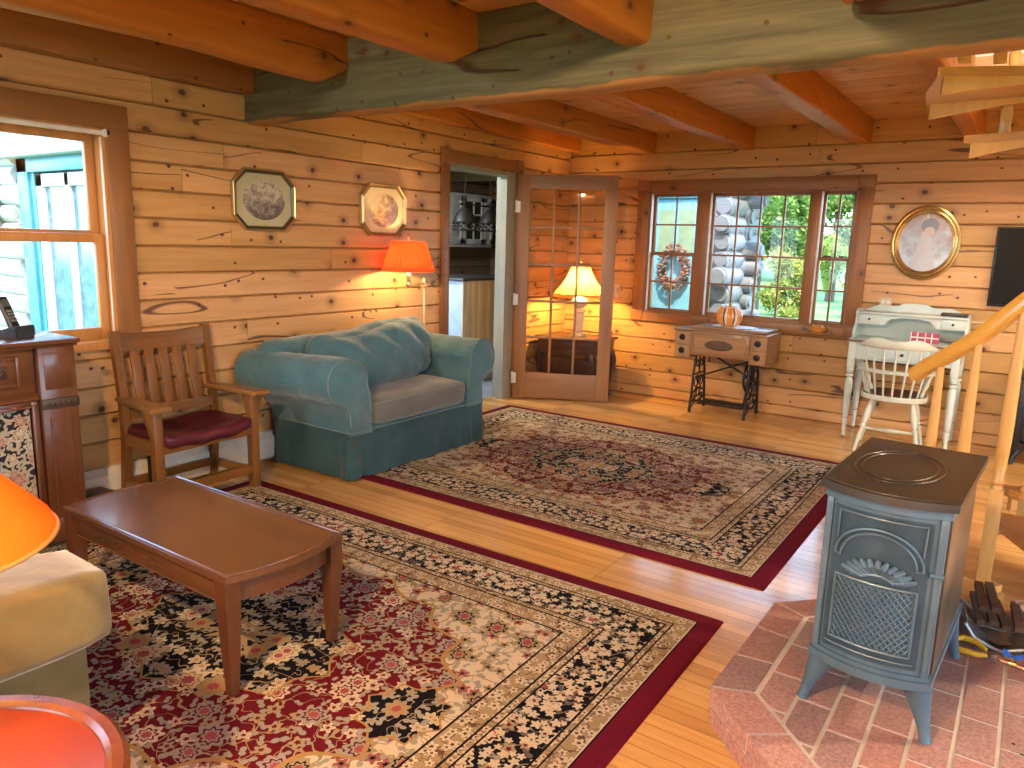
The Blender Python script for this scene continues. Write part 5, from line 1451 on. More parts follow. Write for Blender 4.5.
# hutch
def hs(s):
    return [(.205, .768), (-.06, .768), (-.075, .80), (-.055, .84), (-.01, .87), (.0, .92), (-.005, .965), (.03, .985), (.205, .985)]
for s in (-1, 1):
    g = MB(); g.prism(hs(s), s*.372-.009, s*.372+.009, axis='x'); g.build('hutch_side', M['desk'], dk)
g = MB(); n_ = 41; top = []
for i in range(n_):
    s = -1+2*i/(n_-1); zz = .985+.052*(math.cos(s*PI)*.5+.5)**.8 + (.012*math.cos(s*PI*3) if abs(s) > .3 else 0)
    top.append((s*.372, zz))
g.prism([(-.372, .768), (.372, .768)] + list(reversed(top)), .185, .20, axis='y'); g.build('hutch_back', M['desk'], dk)
g = MB(); g.box(-.38, .38, -.03, .195, .955, .969, .003); g.build('hutch_shelf', M['desk'], dk)
for s in (-1, 1):
    a, b = (-.362, -.20) if s < 0 else (.20, .362)
    g = MB(); g.box(a, b, -.005, .185, .872, .955, .002); dc = g.build('drawer_case', M['desk'], dk)
    g = MB(); g.box(a+.008, b-.008, -.014, -.005, .88, .948, .003); d = g.build('drawer', M['desk'], dk)
    g = MB(); g.sphere(((a+b)/2, -.020, .914), .009, u=12, v=8); g.build('knob', M['black'], d)
g = MB(); g.prism([(-.20, .955), (-.20, .872), (-.17, .875), (-.155, .905), (-.12, .93), (-.10, .925), (-.08, .935), (.08, .935), (.10, .925), (.12, .93), (.155, .905), (.17, .875), (.20, .872), (.20, .955)], -.004, .006, axis='y'); g.build('valance', M['desk'], dk)
bk = thing('booklet', 'open red and white booklet standing on the white desk', 'booklet', (3.28, -.31, .7685), .05)
bm_ = plain('raspberry_cover', (.33, .045, .10), .5)
for a, b, rz in ((-.095, .0, .10), (.0, .095, -.10)):
    g = MB(); g.box(a, b, -.004, .004, 0, .078, .001, 1, Matrix.Rotation(rz, 4, 'Z')); cvr = g.build('cover', bm_, bk)
    g = MB(); mm = Matrix.Rotation(rz, 4, 'Z'); g.box(a+.002, b-.002, -.0055, -.004, .036, .044, 0, 1, mm); g.box((a+b)/2-.004, (a+b)/2+.004, -.0056, -.004, .002, .076, 0, 1, mm); g.box(a+.002, a+.008, -.0056, -.004, .002, .076, 0, 1, mm); tag(g.build('white_stripe', M['white'], cvr), 'white stripes')
bx = tag(MB().box(-.085, .085, -.06, .06, 0, .022, .004).build('flat_case', M['black'], loc=(3.44, -.16, .9695)), 'flat black case lying on the right end of the desk hutch', 'case')

wc_ = thing('windsor_chair', 'pale white spindle-back chair pulled up to the white desk', 'chair', (3.165, -.62, 0), .06)
M['chairp'] = plain('aged_white_paint', (.54, .58, .48), .45, var=.07)
# seat: facing +y
g = MB()
def seatf(u, v):
    a = 2*PI*u; r = v; x = .205*r*math.copysign(abs(math.cos(a))**.75, math.cos(a)); y = .20*r*math.copysign(abs(math.sin(a))**.8, math.sin(a)); return Vector((x, y, .425-.012*math.cos(min(1, r)*PI/2)**2))
V = g.grid(seatf, 48, 7, closed_u=True)
lo = [g.bm.verts.new((v[-1].co.x*.93, v[-1].co.y*.93, .388)) for v in V]
for i in range(48): j = (i+1) % 48; g.bm.faces.new((V[i][-1], lo[i], lo[j], V[j][-1]))
g.bm.faces.new(lo); tag(g.build('seat', wood('dark_worn_seat', (.13, .055, .028), (.07, .028, .015), axis=1, rough=.4, isl=0), wc_), 'dark brown saddle seat')
g = MB(); ring = [(v.x*1.015, v.y*1.015, .408) for v in (seatf(i/48, 1.0) for i in range(48))]
for dz in (-.012, 0, .010): g.tube([(x, y, z+dz) for x, y, z in ring], .0085, 8, closed=True)
g.build('seat_rim', M['chairp'], wc_)
CL = [(.010, 0), (.012, .03), (.016, .12), (.012, .17), (.020, .19), (.013, .205), (.021, .24), (.023, .30), (.016, .36), (.013, .40)]
def splay(p0, p1, prof, mat, name, parent):
    p0, p1 = Vector(p0), Vector(p1); ax = (p1-p0); L = ax.length; Mx = Matrix.Translation(p0) @ ax.to_track_quat('Z', 'Y').to_matrix().to_4x4()
    zm = prof[-1][1]; g = MB(); g.lathe([(0, 0)] + [(r, z/zm*L) for r, z in prof] + [(0, L)], 16, Mx); return g.build(name, mat, parent)
for sx in (-1, 1):
    for sy in (-1, 1): splay((sx*.205, sy*.20, .003), (sx*.125, sy*.115, .395), CL, M['chairp'], 'leg', wc_)
ST = [(.008, 0), (.011, .1), (.017, .25), (.011, .4), (.008, .5)]
for sx in (-1, 1): splay((sx*.177, -.165, .14), (sx*.177, .165, .14), ST, M['chairp'], 'stretcher', wc_)
splay((-.175, 0, .14), (.175, 0, .14), ST, M['chairp'], 'stretcher', wc_)
# low arm bow, spindles, crest
bow = []
for k in range(25):
    a = math.radians(200+140*k/24) if False else math.radians(180+180*k/24); bow.append((.235*math.cos(a), -.03+.205*math.sin(a), .60))
g = MB()
pts = [(-.225, .10, .60)] + bow + [(.225, .10, .60)]
for k in range(len(pts)-1): g.bar(pts[k], pts[k+1], .040, .022)
bw = g.build('arm_bow', M['chairp'], wc_)
for k in range(7):
    s = -1+2*k/6; a = math.radians(270+s*52); x, y = .235*math.cos(a), -.03+.205*math.sin(a)
    splay((x*.80, y*.86+.01, .405), (x*1.13, y*1.12-.01, .775), [(.006, 0), (.007, .1), (.0085, .2), (.006, .37)], M['chairp'], 'spindle', wc_)
for sx in (-1, 1):
    splay((sx*.155, .08, .405), (sx*.222, .085, .592), [(.010, 0), (.018, .04), (.011, .07), (.019, .11), (.012, .16), (.010, .2)], M['chairp'], 'arm_post', wc_)
    splay((sx*.165, -.06, .405), (sx*.222, -.085, .592), [(.010, 0), (.018, .04), (.011, .07), (.019, .11), (.012, .16), (.010, .2)], M['chairp'], 'arm_post', wc_)
g = MB(); cr = []
def crest(u, v):
    s = -1+2*u; a = math.radians(270+s*60); x, y = .265*math.cos(a), -.04+.235*math.sin(a)
    zt = .835-.030*s*s-.012*math.cos(s*PI*2); zb = .765+.0*s; ph = 2*PI*v
    zz = (zt+zb)/2+(zt-zb)/2*math.sin(ph); th = .011*math.cos(ph)
    return Vector((x*(1+th/.26), y*(1+th/.25), zz))
V = g.grid(crest, 25, 12, closed_v=True); g.bm.faces.new(V[0]); g.bm.faces.new(list(reversed(V[-1]))); g.build('crest_rail', M['chairp'], wc_)

# ------------------------------------------------------------------ lamp behind the French door on its dark table
sd = thing('lamp_table', 'dark polished table with cabriole legs in the corner behind the French door', 'table', (.36, -.40, 0))
M['espresso'] = wood('espresso_wood', (.075, .028, .020), (.035, .013, .010), axis=2, rough=.3, isl=.05, coat=.3)
g = MB(); g.box(-.32, .34, -.22, .24, .54, .56, .006); g.build('table_top', M['espresso'], sd)
g = MB(); g.box(-.29, .31, -.195, .215, .40, .54, .004); g.box(-.27, .29, -.202, -.195, .42, .52, .004); g.build('apron', M['espresso'], sd)
for sx in (-.27, .29):
    for sy in (-.175, .195):
        g = MB(); g.tube([(sx, sy, .42), (sx*1.06, sy*1.06, .34), (sx*1.0, sy*1.0, .18), (sx*.97, sy*.97, .06), (sx*1.04, sy*1.04, .003)], [.034, .036, .022, .016, .026], 10); g.build('leg', M['espresso'], sd)
g = MB(); g.box(-.22, .24, -.15, .16, .10, .36, .006); tag(g.build('drawer_box', M['espresso'], sd), 'dark cupboard between the legs')
g = MB(); g.box(-.25, .27, -.16, .17, .085, .10, .004); g.build('shelf', M['espresso'], sd)
tl_ = thing('table_lamp', 'lit white column table lamp with a fringed cream shade behind the door glass', 'table lamp', (.40, -.41, .5605))
cer = plain('white_ceramic', (.70, .64, .52), .3)
g = MB(); g.box(-.06, .06, -.06, .06, 0, .018, .004); g.lathe([(0, .018), (.055, .018), (.055, .03), (.035, .045), (.045, .06), (.04, .075), (.046, .20), (.038, .22), (.055, .235), (.055, .25), (.03, .265), (.07, .30), (.078, .335), (.05, .365), (.018, .375), (0, .375)], 32, None, 1, 1, lambda a, z: 1+(.05*math.cos(14*a) if .08 < z < .215 else 0)); g.build('base', cer, tl_)
M['cream_shade'] = lampshade_mat('cream_shade_fabric', (.80, .55, .22), (.95, .52, .12), .6)
g = MB()
def bell(u, v):
    a = 2*PI*u; k = v; r = .085+.165*(1-k)**1.55; r *= 1-.045*abs(math.cos(4*a))*(1-k*.4); return Vector((r*math.cos(a), r*math.sin(a), .40+.275*k))
g.grid(bell, 96, 14, closed_u=True); sh = g.build('lamp_shade', M['cream_shade'], tl_, angle=80)
g = MB()
for k in range(8):
    a = 2*PI*k/8+PI/8; g.tube([tuple(Vector(((.086+.165*(1-v)**1.55)*math.cos(a), (.086+.165*(1-v)**1.55)*math.sin(a), .40+.275*v))) for v in [i/10 for i in range(11)]], .0035, 6)
g.tube([(.087*math.cos(2*PI*k/40), .087*math.sin(2*PI*k/40), .677) for k in range(40)], .006, 6, closed=True); g.tube([(bell(k/64, 0).x, bell(k/64, 0).y, .40) for k in range(64)], .005, 6, closed=True)
g.build('trim_braid', plain('brown_braid', (.25, .12, .03), .7), sh)
g = MB()
for k in range(120):
    p = bell(k/120, 0); g.tube([(p.x, p.y, .40), (p.x*1.01, p.y*1.01, .372)], .003, 5)
fr_ = g.build('fringe', M['cream_shade'], sh)
g = MB(); g.lathe([(0, .37), (.016, .37), (.016, .42), (.03, .47), (.03, .50), (.015, .53), (0, .535)], 16); g.build('bulb', bulbm, tl_)
g = MB(); g.lathe([(0, .66), (.006, .66), (.005, .69), (.012, .70), (.0, .715)], 10)
for k in range(4): a = 2*PI*k/4; g.tube([(0, 0, .672), (.086*math.cos(a), .086*math.sin(a), .674)], .002, 5)
g.tube([(.03, 0, .42), (.06, 0, .55), (0, 0, .67)], .002, 5); g.build('harp', M['old_brass'], tl_)
# ------------------------------------------------------------------ brick hearth
he = thing('brick_hearth', 'low octagonal red brick hearth pad under the black stove', 'hearth', (4.08, -4.18, 0))
HT, AP = .12, .82
t = NT('hearth_brick'); o_ = t.obj(); rp = t.n('ShaderNodeNewGeometry').outputs['Random Per Island']
n = t.noise(o_, 7, 4, .6); n2 = t.noise(o_, 90, 3, .65)
c = t.ramp(rp, [(0, (.36, .185, .15)), (.3, (.48, .225, .17)), (.55, (.44, .24, .20)), (.8, (.30, .175, .16)), (1, (.54, .28, .21))])
c = t.mix(t.maprange(n, .45, .75, 0, .35), c, (.36, .27, .24))
c = t.mix(1.0, c, t.ramp(n2, [(.3, (.62, .62, .62)), (.7, (1.25, 1.25, 1.25))]), 'MULTIPLY')
x, y, z = t.sep(o_)
soot = t.maprange(t.math('ADD', t.vmath('LENGTH', t.comb(t.math('ADD', x, .42), t.math('SUBTRACT', y, .10), 0.0), out='v'), t.math('MULTIPLY', n, .35)), .25, .85, .55, 0)
c = t.mix(soot, c, (.075, .065, .065))
t.bsdf(c, .75, 0, t.bump(n2, .5, .004), .3); M['brick'] = t.m
M['mortar'] = plain('grey_mortar', (.50, .45, .41), .9, bump=.5, bscale=150)
def octp(ap):
    s = ap*math.tan(PI/8); return [(ap, s), (s, ap), (-s, ap), (-ap, s), (-ap, -s), (-s, -ap), (s, -ap), (ap, -s)]
g = MB(); g.prism(octp(AP-.004), 0.0, HT-.003, axis='z'); g.build('mortar', M['mortar'], he, smooth=False)
g = MB(); O, I = octp(AP), octp(AP-.115); gap = .012
def quad(mb, q, z0, z1): mb.prism(q, z0, z1, axis='z')
def lerp(a, b, t_): return (a[0]+(b[0]-a[0])*t_, a[1]+(b[1]-a[1])*t_)
for e in range(8):
    a, b, c2, d = O[e], O[(e+1) % 8], I[(e+1) % 8], I[e]
    L = math.dist(a, b); k = gap/L/2; N = 3
    for i in range(N):
        for zz0, zz1, sh in ((.062, HT, 0), (.002, .054, .5)):
            t0, t1 = i/N, (i+1)/N
            if sh: t0, t1 = max(0, t0-.5/N), t1-.5/N
            q = [lerp(a, b, t0+k), lerp(a, b, t1-k), lerp(d, c2, t1-k), lerp(d, c2, t0+k)]
            quad(g, q, zz0, zz1)
        if i == N-1:
            quad(g, [lerp(a, b, 1-.5/N+k), lerp(a, b, 1-k), lerp(d, c2, 1-k), lerp(d, c2, 1-.5/N+k)], .002, .054)
# inner running bond, rows along y, clipped to the inner octagon
ap2 = AP-.115-gap
bl_, bw_ = .205, .100
x = -ap2; row = 0
while x < ap2:
    y = -ap2-(bl_/2 if row % 2 else 0)-.06
    while y < ap2:
        tmp = bmesh.new(); mbx = MB(); tmp = mbx.bm
        x0, x1, y0, y1 = x+gap/2, min(x+bw_, ap2)-gap/2, max(y, -ap2)+gap/2, min(y+bl_, ap2)-gap/2
        if y1-y0 > .02 and x1-x0 > .02:
            mbx.box(x0, x1, y0, y1, .08, HT)
            for sx in (-1, 1):
                for sy in (-1, 1):
                    nrm = Vector((sx, sy, 0)).normalized()
                    geom = list(tmp.verts)+list(tmp.edges)+list(tmp.faces)
                    if geom:
                        r = bmesh.ops.bisect_plane(tmp, geom=geom, plane_co=nrm*(ap2-.002), plane_no=nrm, clear_outer=True)
                        cut = [e for e in r['geom_cut'] if isinstance(e, bmesh.types.BMEdge)]
                        if cut:
                            try: bmesh.ops.holes_fill(tmp, edges=list(tmp.edges), sides=0)
                            except Exception: pass
            if len(tmp.verts) > 3: g._merge(tmp)
        y += bl_
    x += bw_; row += 1
bmesh.ops.bevel(g.bm, geom=[e for e in g.bm.edges if e.is_manifold and e.calc_face_angle(0) > .7 and max(v.co.z for v in e.verts) > HT-.001], offset=.004, segments=2, affect='EDGES')
g.build('bricks', M['brick'], he, smooth=False)
rnd = random.Random(3); g = MB()
for k in range(46):
    px, py = rnd.uniform(.0, .45), rnd.uniform(-.55, .05)
    g.sphere((px, py, .0), rnd.uniform(.003, .010), 1, rnd.uniform(.5, 1), .4, 6, 4)
for v in g.bm.verts: v.co.z = max(v.co.z, 0)
dbr = tag(g.build('soot_crumbs', plain('soot', (.012, .010, .010), .9), loc=(4.0, -4.25, HT+.001)), 'black soot crumbs scattered on the brick right of the stove', 'soot', kind='stuff')

# ------------------------------------------------------------------ cast iron stove
sv = thing('cast_iron_stove', 'black cast-iron stove with a lattice front and shell ornament on the brick hearth', 'stove', (3.672, -4.135, HT), -.045)
t = NT('stove_window_tint'); o_ = t.obj()
f = t.noise(o_, 9, 4, .6); sp_ = t.noise(o_, 220, 2, .5)
c = t.ramp(f, [(.3, (.060, .108, .145)), (.7, (.100, .160, .205))])  # bluish window light is put into the iron's base colour
c = t.mix(t.math('GREATER_THAN', sp_, .70), c, (.12, .12, .12))
t.bsdf(c, .40, .25, t.bump(t.noise(o_, 140, 2), .10, .002), .55); M['stove'] = t.m
t = NT('stove_top_iron'); o_ = t.obj(); f = t.noise(o_, 6, 5, .65, .5)
t.bsdf(t.ramp(f, [(.3, (.030, .026, .021)), (.6, (.060, .052, .042)), (.8, (.11, .10, .085))]), .36, .25, t.bump(t.noise(o_, 130, 2), .1, .002), .5); M['stove_top'] = t.m
t = NT('stove_side_grey'); t.bsdf(t.ramp(t.noise(t.obj(), 5, 4), [(.3, (.075, .060, .042)), (.7, (.11, .09, .065))]), .3, .4); M['stove_side'] = t.m
BX, BY = .148, .275          # half width, half depth
Z0, Z1 = .170, .636
def bow(x, d=0.0): return -BY-.040*(1-(x/BX)**2)-d
n = 13
fp = [(-BX+2*BX*i/(n-1), bow(-BX+2*BX*i/(n-1))) for i in range(n)]
g = MB(); g.prism([(BX-.004, BY), (-BX+.004, BY)] + fp, Z0, Z1, axis='z'); g.build('body', M['stove'], sv, angle=25)
for s in (-1, 1):
    g = MB(); g.box(s*BX-.003 if s > 0 else -BX-.006, s*BX+.006 if s > 0 else -BX+.003, -BY+.02, BY-.005, Z0+.012, Z1-.01, .002); tag(g.build('side_panel', M['stove_side'], sv), 'plain brownish side panel')
def slab_outline(hx, hyb, bulge, back, n=15):
    return [(hx*(1+.02), back), (-hx*(1+.02), back)] + [(-hx+2*hx*i/(n-1), -hyb-bulge*(1-(-1+2*i/(n-1))**2)) for i in range(n)]
def slab(name, hx, hyb, bulge, back, z0, z1, bev, mat):
    g = MB(); g.prism(slab_outline(hx, hyb, bulge, back), z0, z1, axis='z')
    bmesh.ops.bevel(g.bm, geom=[e for e in g.bm.edges if e.calc_face_angle(0) > .5], offset=bev, segments=3, affect='EDGES'); return g.build(name, mat, sv)
slab('collar', .156, .285, .045, .285, Z1-.004, Z1+.016, .004, M['stove'])
tp = slab('top_plate', .168, .300, .050, .305, Z1+.022, Z1+.044, .006, M['stove_top'])
g = MB()
for k, r in ((0, 1.0), (1, .84)): g.tube([(-.022+.115*r*math.cos(2*PI*i/60), -.02+.195*r*math.sin(2*PI*i/60), Z1+.0445) for i in range(60)], .0028, 6, closed=True)
g.tube([(-.150+.300*i/14, -.288-.046*(1-(-1+2*i/14)**2), Z1+.0445) for i in range(15)], .0025, 6)
g.build('cooking_ring', M['stove_top'], tp)
g = MB(); g.box(.125, .160, -.255, .26, Z1+.012, Z1+.026); g.box(-.160, -.125, -.255, .26, Z1+.012, Z1+.026); g.build('air_slot', M['black'], sv)
slab('base_moulding', .158, .287, .046, .29, Z0-.020, Z0+.004, .007, M['stove']); slab('base_moulding', .152, .281, .042, .285, Z0+.004, Z0+.016, .004, M['stove'])
# front door
def S(x, z, d=.004): return (x, bow(x, d), z)
def path(pts, k=8):
    out = []
    for a, b in zip(pts, pts[1:]):
        for i in range(k): out.append((a[0]+(b[0]-a[0])*i/k, a[1]+(b[1]-a[1])*i/k))
    return out + [pts[-1]]
g = MB(); dx0, dx1 = -.122, .118
V = g.grid(lambda u, v: Vector((dx0+(dx1-dx0)*u, bow(dx0+(dx1-dx0)*u, .0035), Z0+.03+(Z1-.02-Z0-.03)*v)), 13, 3)
bmesh.ops.solidify(g.bm, geom=list(g.bm.faces), thickness=.006); dr = g.build('front_door', M['stove'], sv)
g = MB()
g.tube([S(*p, .008) for p in path([(dx0+.012, Z1-.03), (dx1-.012, Z1-.03), (dx1-.014, Z1-.115)])], .0032, 6)
g.build('top_moulding', M['stove'], dr); g = MB()
g.tube([S(*p, .008) for p in path([(dx0+.012, Z1-.03), (dx0+.013, Z1-.115)])], .0032, 6); g.build('side_moulding', M['stove'], dr); g = MB()
for sc2, rr in ((1.0, .0042), (.86, .0034)):
    arc = [(-.002+.110*sc2*math.cos(PI-PI*i/20), Z1-.155+.095*sc2*math.sin(PI-PI*i/20)-.0) for i in range(21)]
    arc = [(dx0+.010, arc[0][1])] + arc + [(dx1-.010, arc[-1][1])]
    ga = MB(); ga.tube([S(*p, .008) for p in path(arc, 2)], rr, 6); ga.build('arch_moulding', M['stove'], dr)
g.tube([S(*p, .008) for p in path([(dx0+.008, Z0+.046), (dx1-.008, Z0+.046)])], .003, 6)
g.build('bottom_moulding', M['stove'], dr)
g = MB()
lx0, lx1, lz0, lz1 = -.104, .100, Z0+.066, Z0+.252
g.tube([S(*p, .008) for p in path([(lx0, lz0), (lx1, lz0), (lx1, lz1), (lx0, lz1), (lx0, lz0)])][:-1], .0042, 6, closed=True); g.build('lattice_frame', M['stove'], dr)
g = MB(); step = .021; w, h = lx1-lx0, lz1-lz0
k = -h
def clipseg(c0, sgn):
    # line z = lz0 + sgn*(x-lx0)*1.25 + c0
    pts = []
    for i in range(41):
        x = lx0+w*i/40; z = c0+sgn*(x-lx0)*1.25
        if lz0 <= z <= lz1: pts.append((x, z))
    return pts
for i in range(-14, 24):
    for sgn, base in ((1, lz0+i*step), (-1, lz0+i*step)):
        p = clipseg(base, sgn)
        if len(p) > 2: g.tube([S(a, b, .0045) for a, b in p[::3] + ([p[-1]] if (len(p)-1) % 3 else [])], .0019, 5)
g.build('lattice', M['stove'], dr)
# shell ornament
g = MB()
for i in range(-5, 6):
    s = i/5; a = s*1.15; L = .072-.012*abs(s)
    cx0, cz0 = .004+.036*s, Z1-.182-.016*s*s
    p0 = (cx0, cz0); p1 = (cx0+math.sin(a)*L, cz0+math.cos(a)*L*.55+.0)
    m_ = ((p0[0]+p1[0])/2, (p0[1]+p1[1])/2+.004)
    g.tube([S(*p0, .006), S(*m_, .016), S(*p1, .009)], [.006, .0105, .006], 8)
g.tube([S(-.038+.084*i/8, Z1-.184-.014*((-1+2*i/8)**2), .012) for i in range(9)], .005, 8)
g.build('shell_ornament', M['stove'], dr)
g = MB(); g.tube([(BX-.028, bow(BX-.028, .008), Z1-.158), (BX+.004, bow(BX, .010), Z1-.160)], .0075, 8); g.build('hinge', M['chrome'] if False else M['stove'], sv)
for s in (-1, 1):
    g = MB(); g.bar((s*(BX-.008), -BY-.006, Z0+.016), (s*(BX-.008), -BY-.006, Z1-.004), .022, .018, bevel=.003)
    g.bar((s*(BX-.008), -BY-.013, Z0+.02), (s*(BX-.008), -BY-.013, Z1-.26), .012, .010); g.bar((s*(BX-.008), -BY-.013, Z1-.16), (s*(BX-.008), -BY-.013, Z1-.02), .012, .010)
    g.build('corner_post', M['stove'], sv)
for sx in (-1, 1):
    for sy in (-1, 1):
        g = MB(); x0, y0 = sx*(BX-.025), sy*(BY-.022)
        prof = [(-.006, .158, .046), (.0, .135, .040), (.012, .10, .029), (.024, .058, .019), (.034, .02, .014), (.038, .001, .016)]
        d = Vector((sx*.85, sy*.55, 0)).normalized() if sy < 0 else Vector((sx*.85, sy*.5, 0)).normalized()
        P = [Vector((x0, y0, 0))+d*(a*1.25)+Vector((0, 0, z)) for a, z, r in prof]
        g.tube(P, [r for a, z, r in prof], 12)
        for v in g.bm.verts: v.co.z = max(v.co.z, .0005)
        g.build('leg', M['stove'], sv)

# ------------------------------------------------------------------ ash hod with kindling, pliers, valve pipe
hd = thing('ash_hod', 'dented grey metal hod holding bark and kindling, behind the stove', 'hod', (3.95, -3.60, HT+.001), .15)
galv = plain('dented_galvanised', (.30, .31, .32), .45, .6, bump=.4, bscale=22)
g = MB()
def hod(u, v):
    s = -1+2*u; a = s*1.25
    r = .105+.02*noise.noise(Vector((u*4, v*5, 2)))
    y = -.15+.30*v
    flare = 1+.25*max(0, v-.7)/.3
    return Vector((r*flare*math.sin(a)*1.15, y, .115-r*math.cos(a)+.006*noise.noise(Vector((u*9, v*9, 7)))))
g.grid(hod, 22, 18); bmesh.ops.solidify(g.bm, geom=list(g.bm.faces), thickness=.004); hb_ = g.build('bucket', galv, hd)
g = MB(); g.tube([tuple(hod(i/20, .0)) for i in range(21)], .006, 6); g.tube([tuple(hod(i/20, 1.0)) for i in range(21)], .006, 6); g.tube([tuple(hod(i/20, .5)) for i in range(21)], .005, 6); g.build('rolled_rim', galv, hb_)
g = MB(); g.lathe([(0, .0), (.05, 0), (.055, .012), (0, .012)], 16, Matrix.Translation((0, -.05, 0.002))); g.build('foot', galv, hd)
barkm = plain('kindling_bark', (.10, .055, .030), .9, bump=.7, bscale=40)
rnd = random.Random(8)
for k in range(6):
    x0 = -.066+.036*(k % 4); z0 = .075+.048*(k//4)+.006*(k % 2)
    o = MB().bar((0, 0, 0), (rnd.uniform(-.012, .012), .21, rnd.uniform(0, .012)), .026, .018).build('kindling_stick', barkm, loc=(3.95+x0+.02, -3.705, HT+z0), rot=(0, 0, .15))
    tag(o, 'dark split kindling stick lying in the grey hod', 'kindling', 'kindling in the hod')
bkp = MB(); bkp.grid(lambda u, v: Vector((-.12+.24*u, -.14+.28*v, .035*math.sin(u*PI)+.015*noise.noise(Vector((u*5, v*5, 1))))), 14, 14); bmesh.ops.solidify(bkp.bm, geom=list(bkp.bm.faces), thickness=.012)
tag(bkp.build('bark_slab', barkm, loc=(4.17, -3.62, HT+.022), rot=(.05, -.05, -.3)), 'curled dark slab of bark beside the grey hod', 'bark')
pp = MB(); pp.grid(lambda u, v: Vector((-.035+.07*u, -.03+.06*v, .02*noise.noise(Vector((u*4, v*4, 3)))+.022*abs(u-.5))), 9, 9); bmesh.ops.solidify(pp.bm, geom=list(pp.bm.faces), thickness=.003)
tag(pp.build('paper_scrap', plain('torn_paper', (.62, .46, .36), .8), loc=(4.03, -3.70, HT+.165), rot=(.5, -.2, .6)), 'torn cream scrap of cardboard on the kindling', 'paper')
pl_ = thing('pliers', 'yellow-handled pliers lying against the hod beside the stove', 'pliers', (3.915, -3.815, HT+.011), -.12)
yel = plain('yellow_grip', (.75, .44, .02), .4)
g = MB(); g.tube([(-.075, .014, .02), (-.06, .035, .022), (-.02, .038, .02), (.012, .018, .012)], [.007, .010, .010, .007], 10); g.build('handle', yel, pl_)
g = MB(); g.tube([(-.085, -.012, .004), (-.05, -.016, .0), (-.005, -.010, .0), (.02, -.002, .004)], [.008, .010, .010, .007], 10); g.build('handle', yel, pl_)
g = MB(); g.lathe([(0, -.006), (.014, -.006), (.014, .006), (0, .006)], 14, Matrix.Translation((.032, .004, .008))); g.bar((.03, .004, .008), (.085, .0, .008), .016, .010, w1=.008, d1=.006); g.build('jaw', M['chrome'], pl_)
vp = thing('copper_gas_pipe', 'copper pipe with a small blue valve handle on the brick behind the pliers', 'pipe', (4.00, -3.86, HT+.030), -.12)
g = MB(); g.tube([(-.03, 0, 0), (.05, 0, -.004), (.20, .0, -.012)], .006, 10); g.build('tube', plain('copper', (.70, .32, .16), .3, .9), vp)
g = MB(); g.lathe([(0, -.012), (.010, -.012), (.012, 0), (.010, .014), (0, .014)], 12, Matrix.Rotation(PI/2, 4, 'Y')); g.lathe([(0, .0), (.006, 0), (.006, .022), (0, .022)], 10); g.lathe([(0, -.02), (.007, -.02), (.009, 0), (.007, .02), (0, .02)], 8, Matrix.Translation((.05, 0, -.004)) @ Matrix.Rotation(PI/2, 4, 'Y')); g.build('valve', M['brass'], vp)
g = MB(); g.prism([(-.024, .020), (-.006, .018), (.006, .018), (.024, .020), (.028, .040), (.018, .038), (0, .024), (-.018, .038), (-.028, .040)], -.004, .004, axis='y'); tag(g.build('valve_handle', plain('blue_plastic', (.02, .12, .55), .4), vp), 'blue butterfly handle')

# ------------------------------------------------------------------ spiral stair at the right
M['stair'] = wood('honey_stair_wood', (.74, .45, .15), (.60, .33, .09), axis=2, rough=.32, isl=.07, coat=.3)
M['stairx'] = wood('honey_stair_tread', (.58, .32, .10), (.44, .215, .06), axis=0, rough=.32, isl=.07, coat=.3)
ss = thing('spiral_staircase', 'honey-coloured wooden spiral staircase with turned balusters at the right edge', 'staircase', (4.42, -2.62, 0))
cream_m = plain('pinkish_cream_metal', (.52, .42, .34), .4)
g = MB(); g.lathe([(0, 0), (.36, 0), (.36, .02), (.30, .03), (.295, .06), (.22, .07), (.14, .075), (.07, .12), (.057, .14), (.057, 5.0), (0, 5.0)], 48); tag(g.build('pole', cream_m, ss), 'cream centre pole on a stepped round base')
def tread(k, ang, z, r=.86, half=.30, skirt=True):
    """wedge tread with a shallow arched fascia under its front edge"""
    c, s = math.cos(ang), math.sin(ang)
    Mt = Matrix.Rotation(ang, 4, 'Z')
    g = MB(); g.prism([(.04, -.09), (r, -half), (r+.02, 0), (r, half), (.04, .09)], z-.035, z, axis='z', M=Mt)
    bmesh.ops.bevel(g.bm, geom=[e for e in g.bm.edges if e.calc_face_angle(0) > .6], offset=.006, segments=2, affect='EDGES')
    tr = g.build('tread', M['stairx'], ss)
    g = MB()
    for sg in (-1, 1):
        a, b = Vector((.06, sg*.085, 0)), Vector((r-.02, sg*(half-.03), 0)); pts = []
        L = (b-a).length; ux = (b-a)/L
        poly = [(0, z-.035), (L, z-.035), (L, z-.10)] + [(L*(1-i/10), z-.10+.045*math.sin(PI*i/10)) for i in range(1, 10)] + [(0, z-.10)]
        Mr = Mt @ Matrix.Translation(a) @ Matrix.Rotation(math.atan2(ux.y, ux.x), 4, 'Z')
        g.prism(poly, -.012, .012, axis='y', M=Mr)
    g.build('tread_bracket', M['stair'], tr)
    return Mt
BAL = [(.022, 0), (.022, .12), (.016, .125), (.021, .14), (.014, .16), (.0215, .32), (.020, .42), (.015, .80), (.012, .95)]
def baluster(x, y, z0, z1, sq=.0):
    g = MB(); H = z1-z0
    if sq: g.box(x-.026, x+.026, y-.026, y+.026, z0, z0+sq, .003)
    zb = z0+sq; H = z1-zb
    g.lathe([(0, zb)] + [(r*1.12, zb+H*z/.95) for r, z in ((.020, 0), (.016, .02), (.024, .035), (.017, .055), (.021, .2), (.0225, .35), (.018, .7), (.013, .95))] + [(0, z1)], 18, Matrix.Translation((x, y, 0)))
    g.build('baluster', M['stair'], ss)
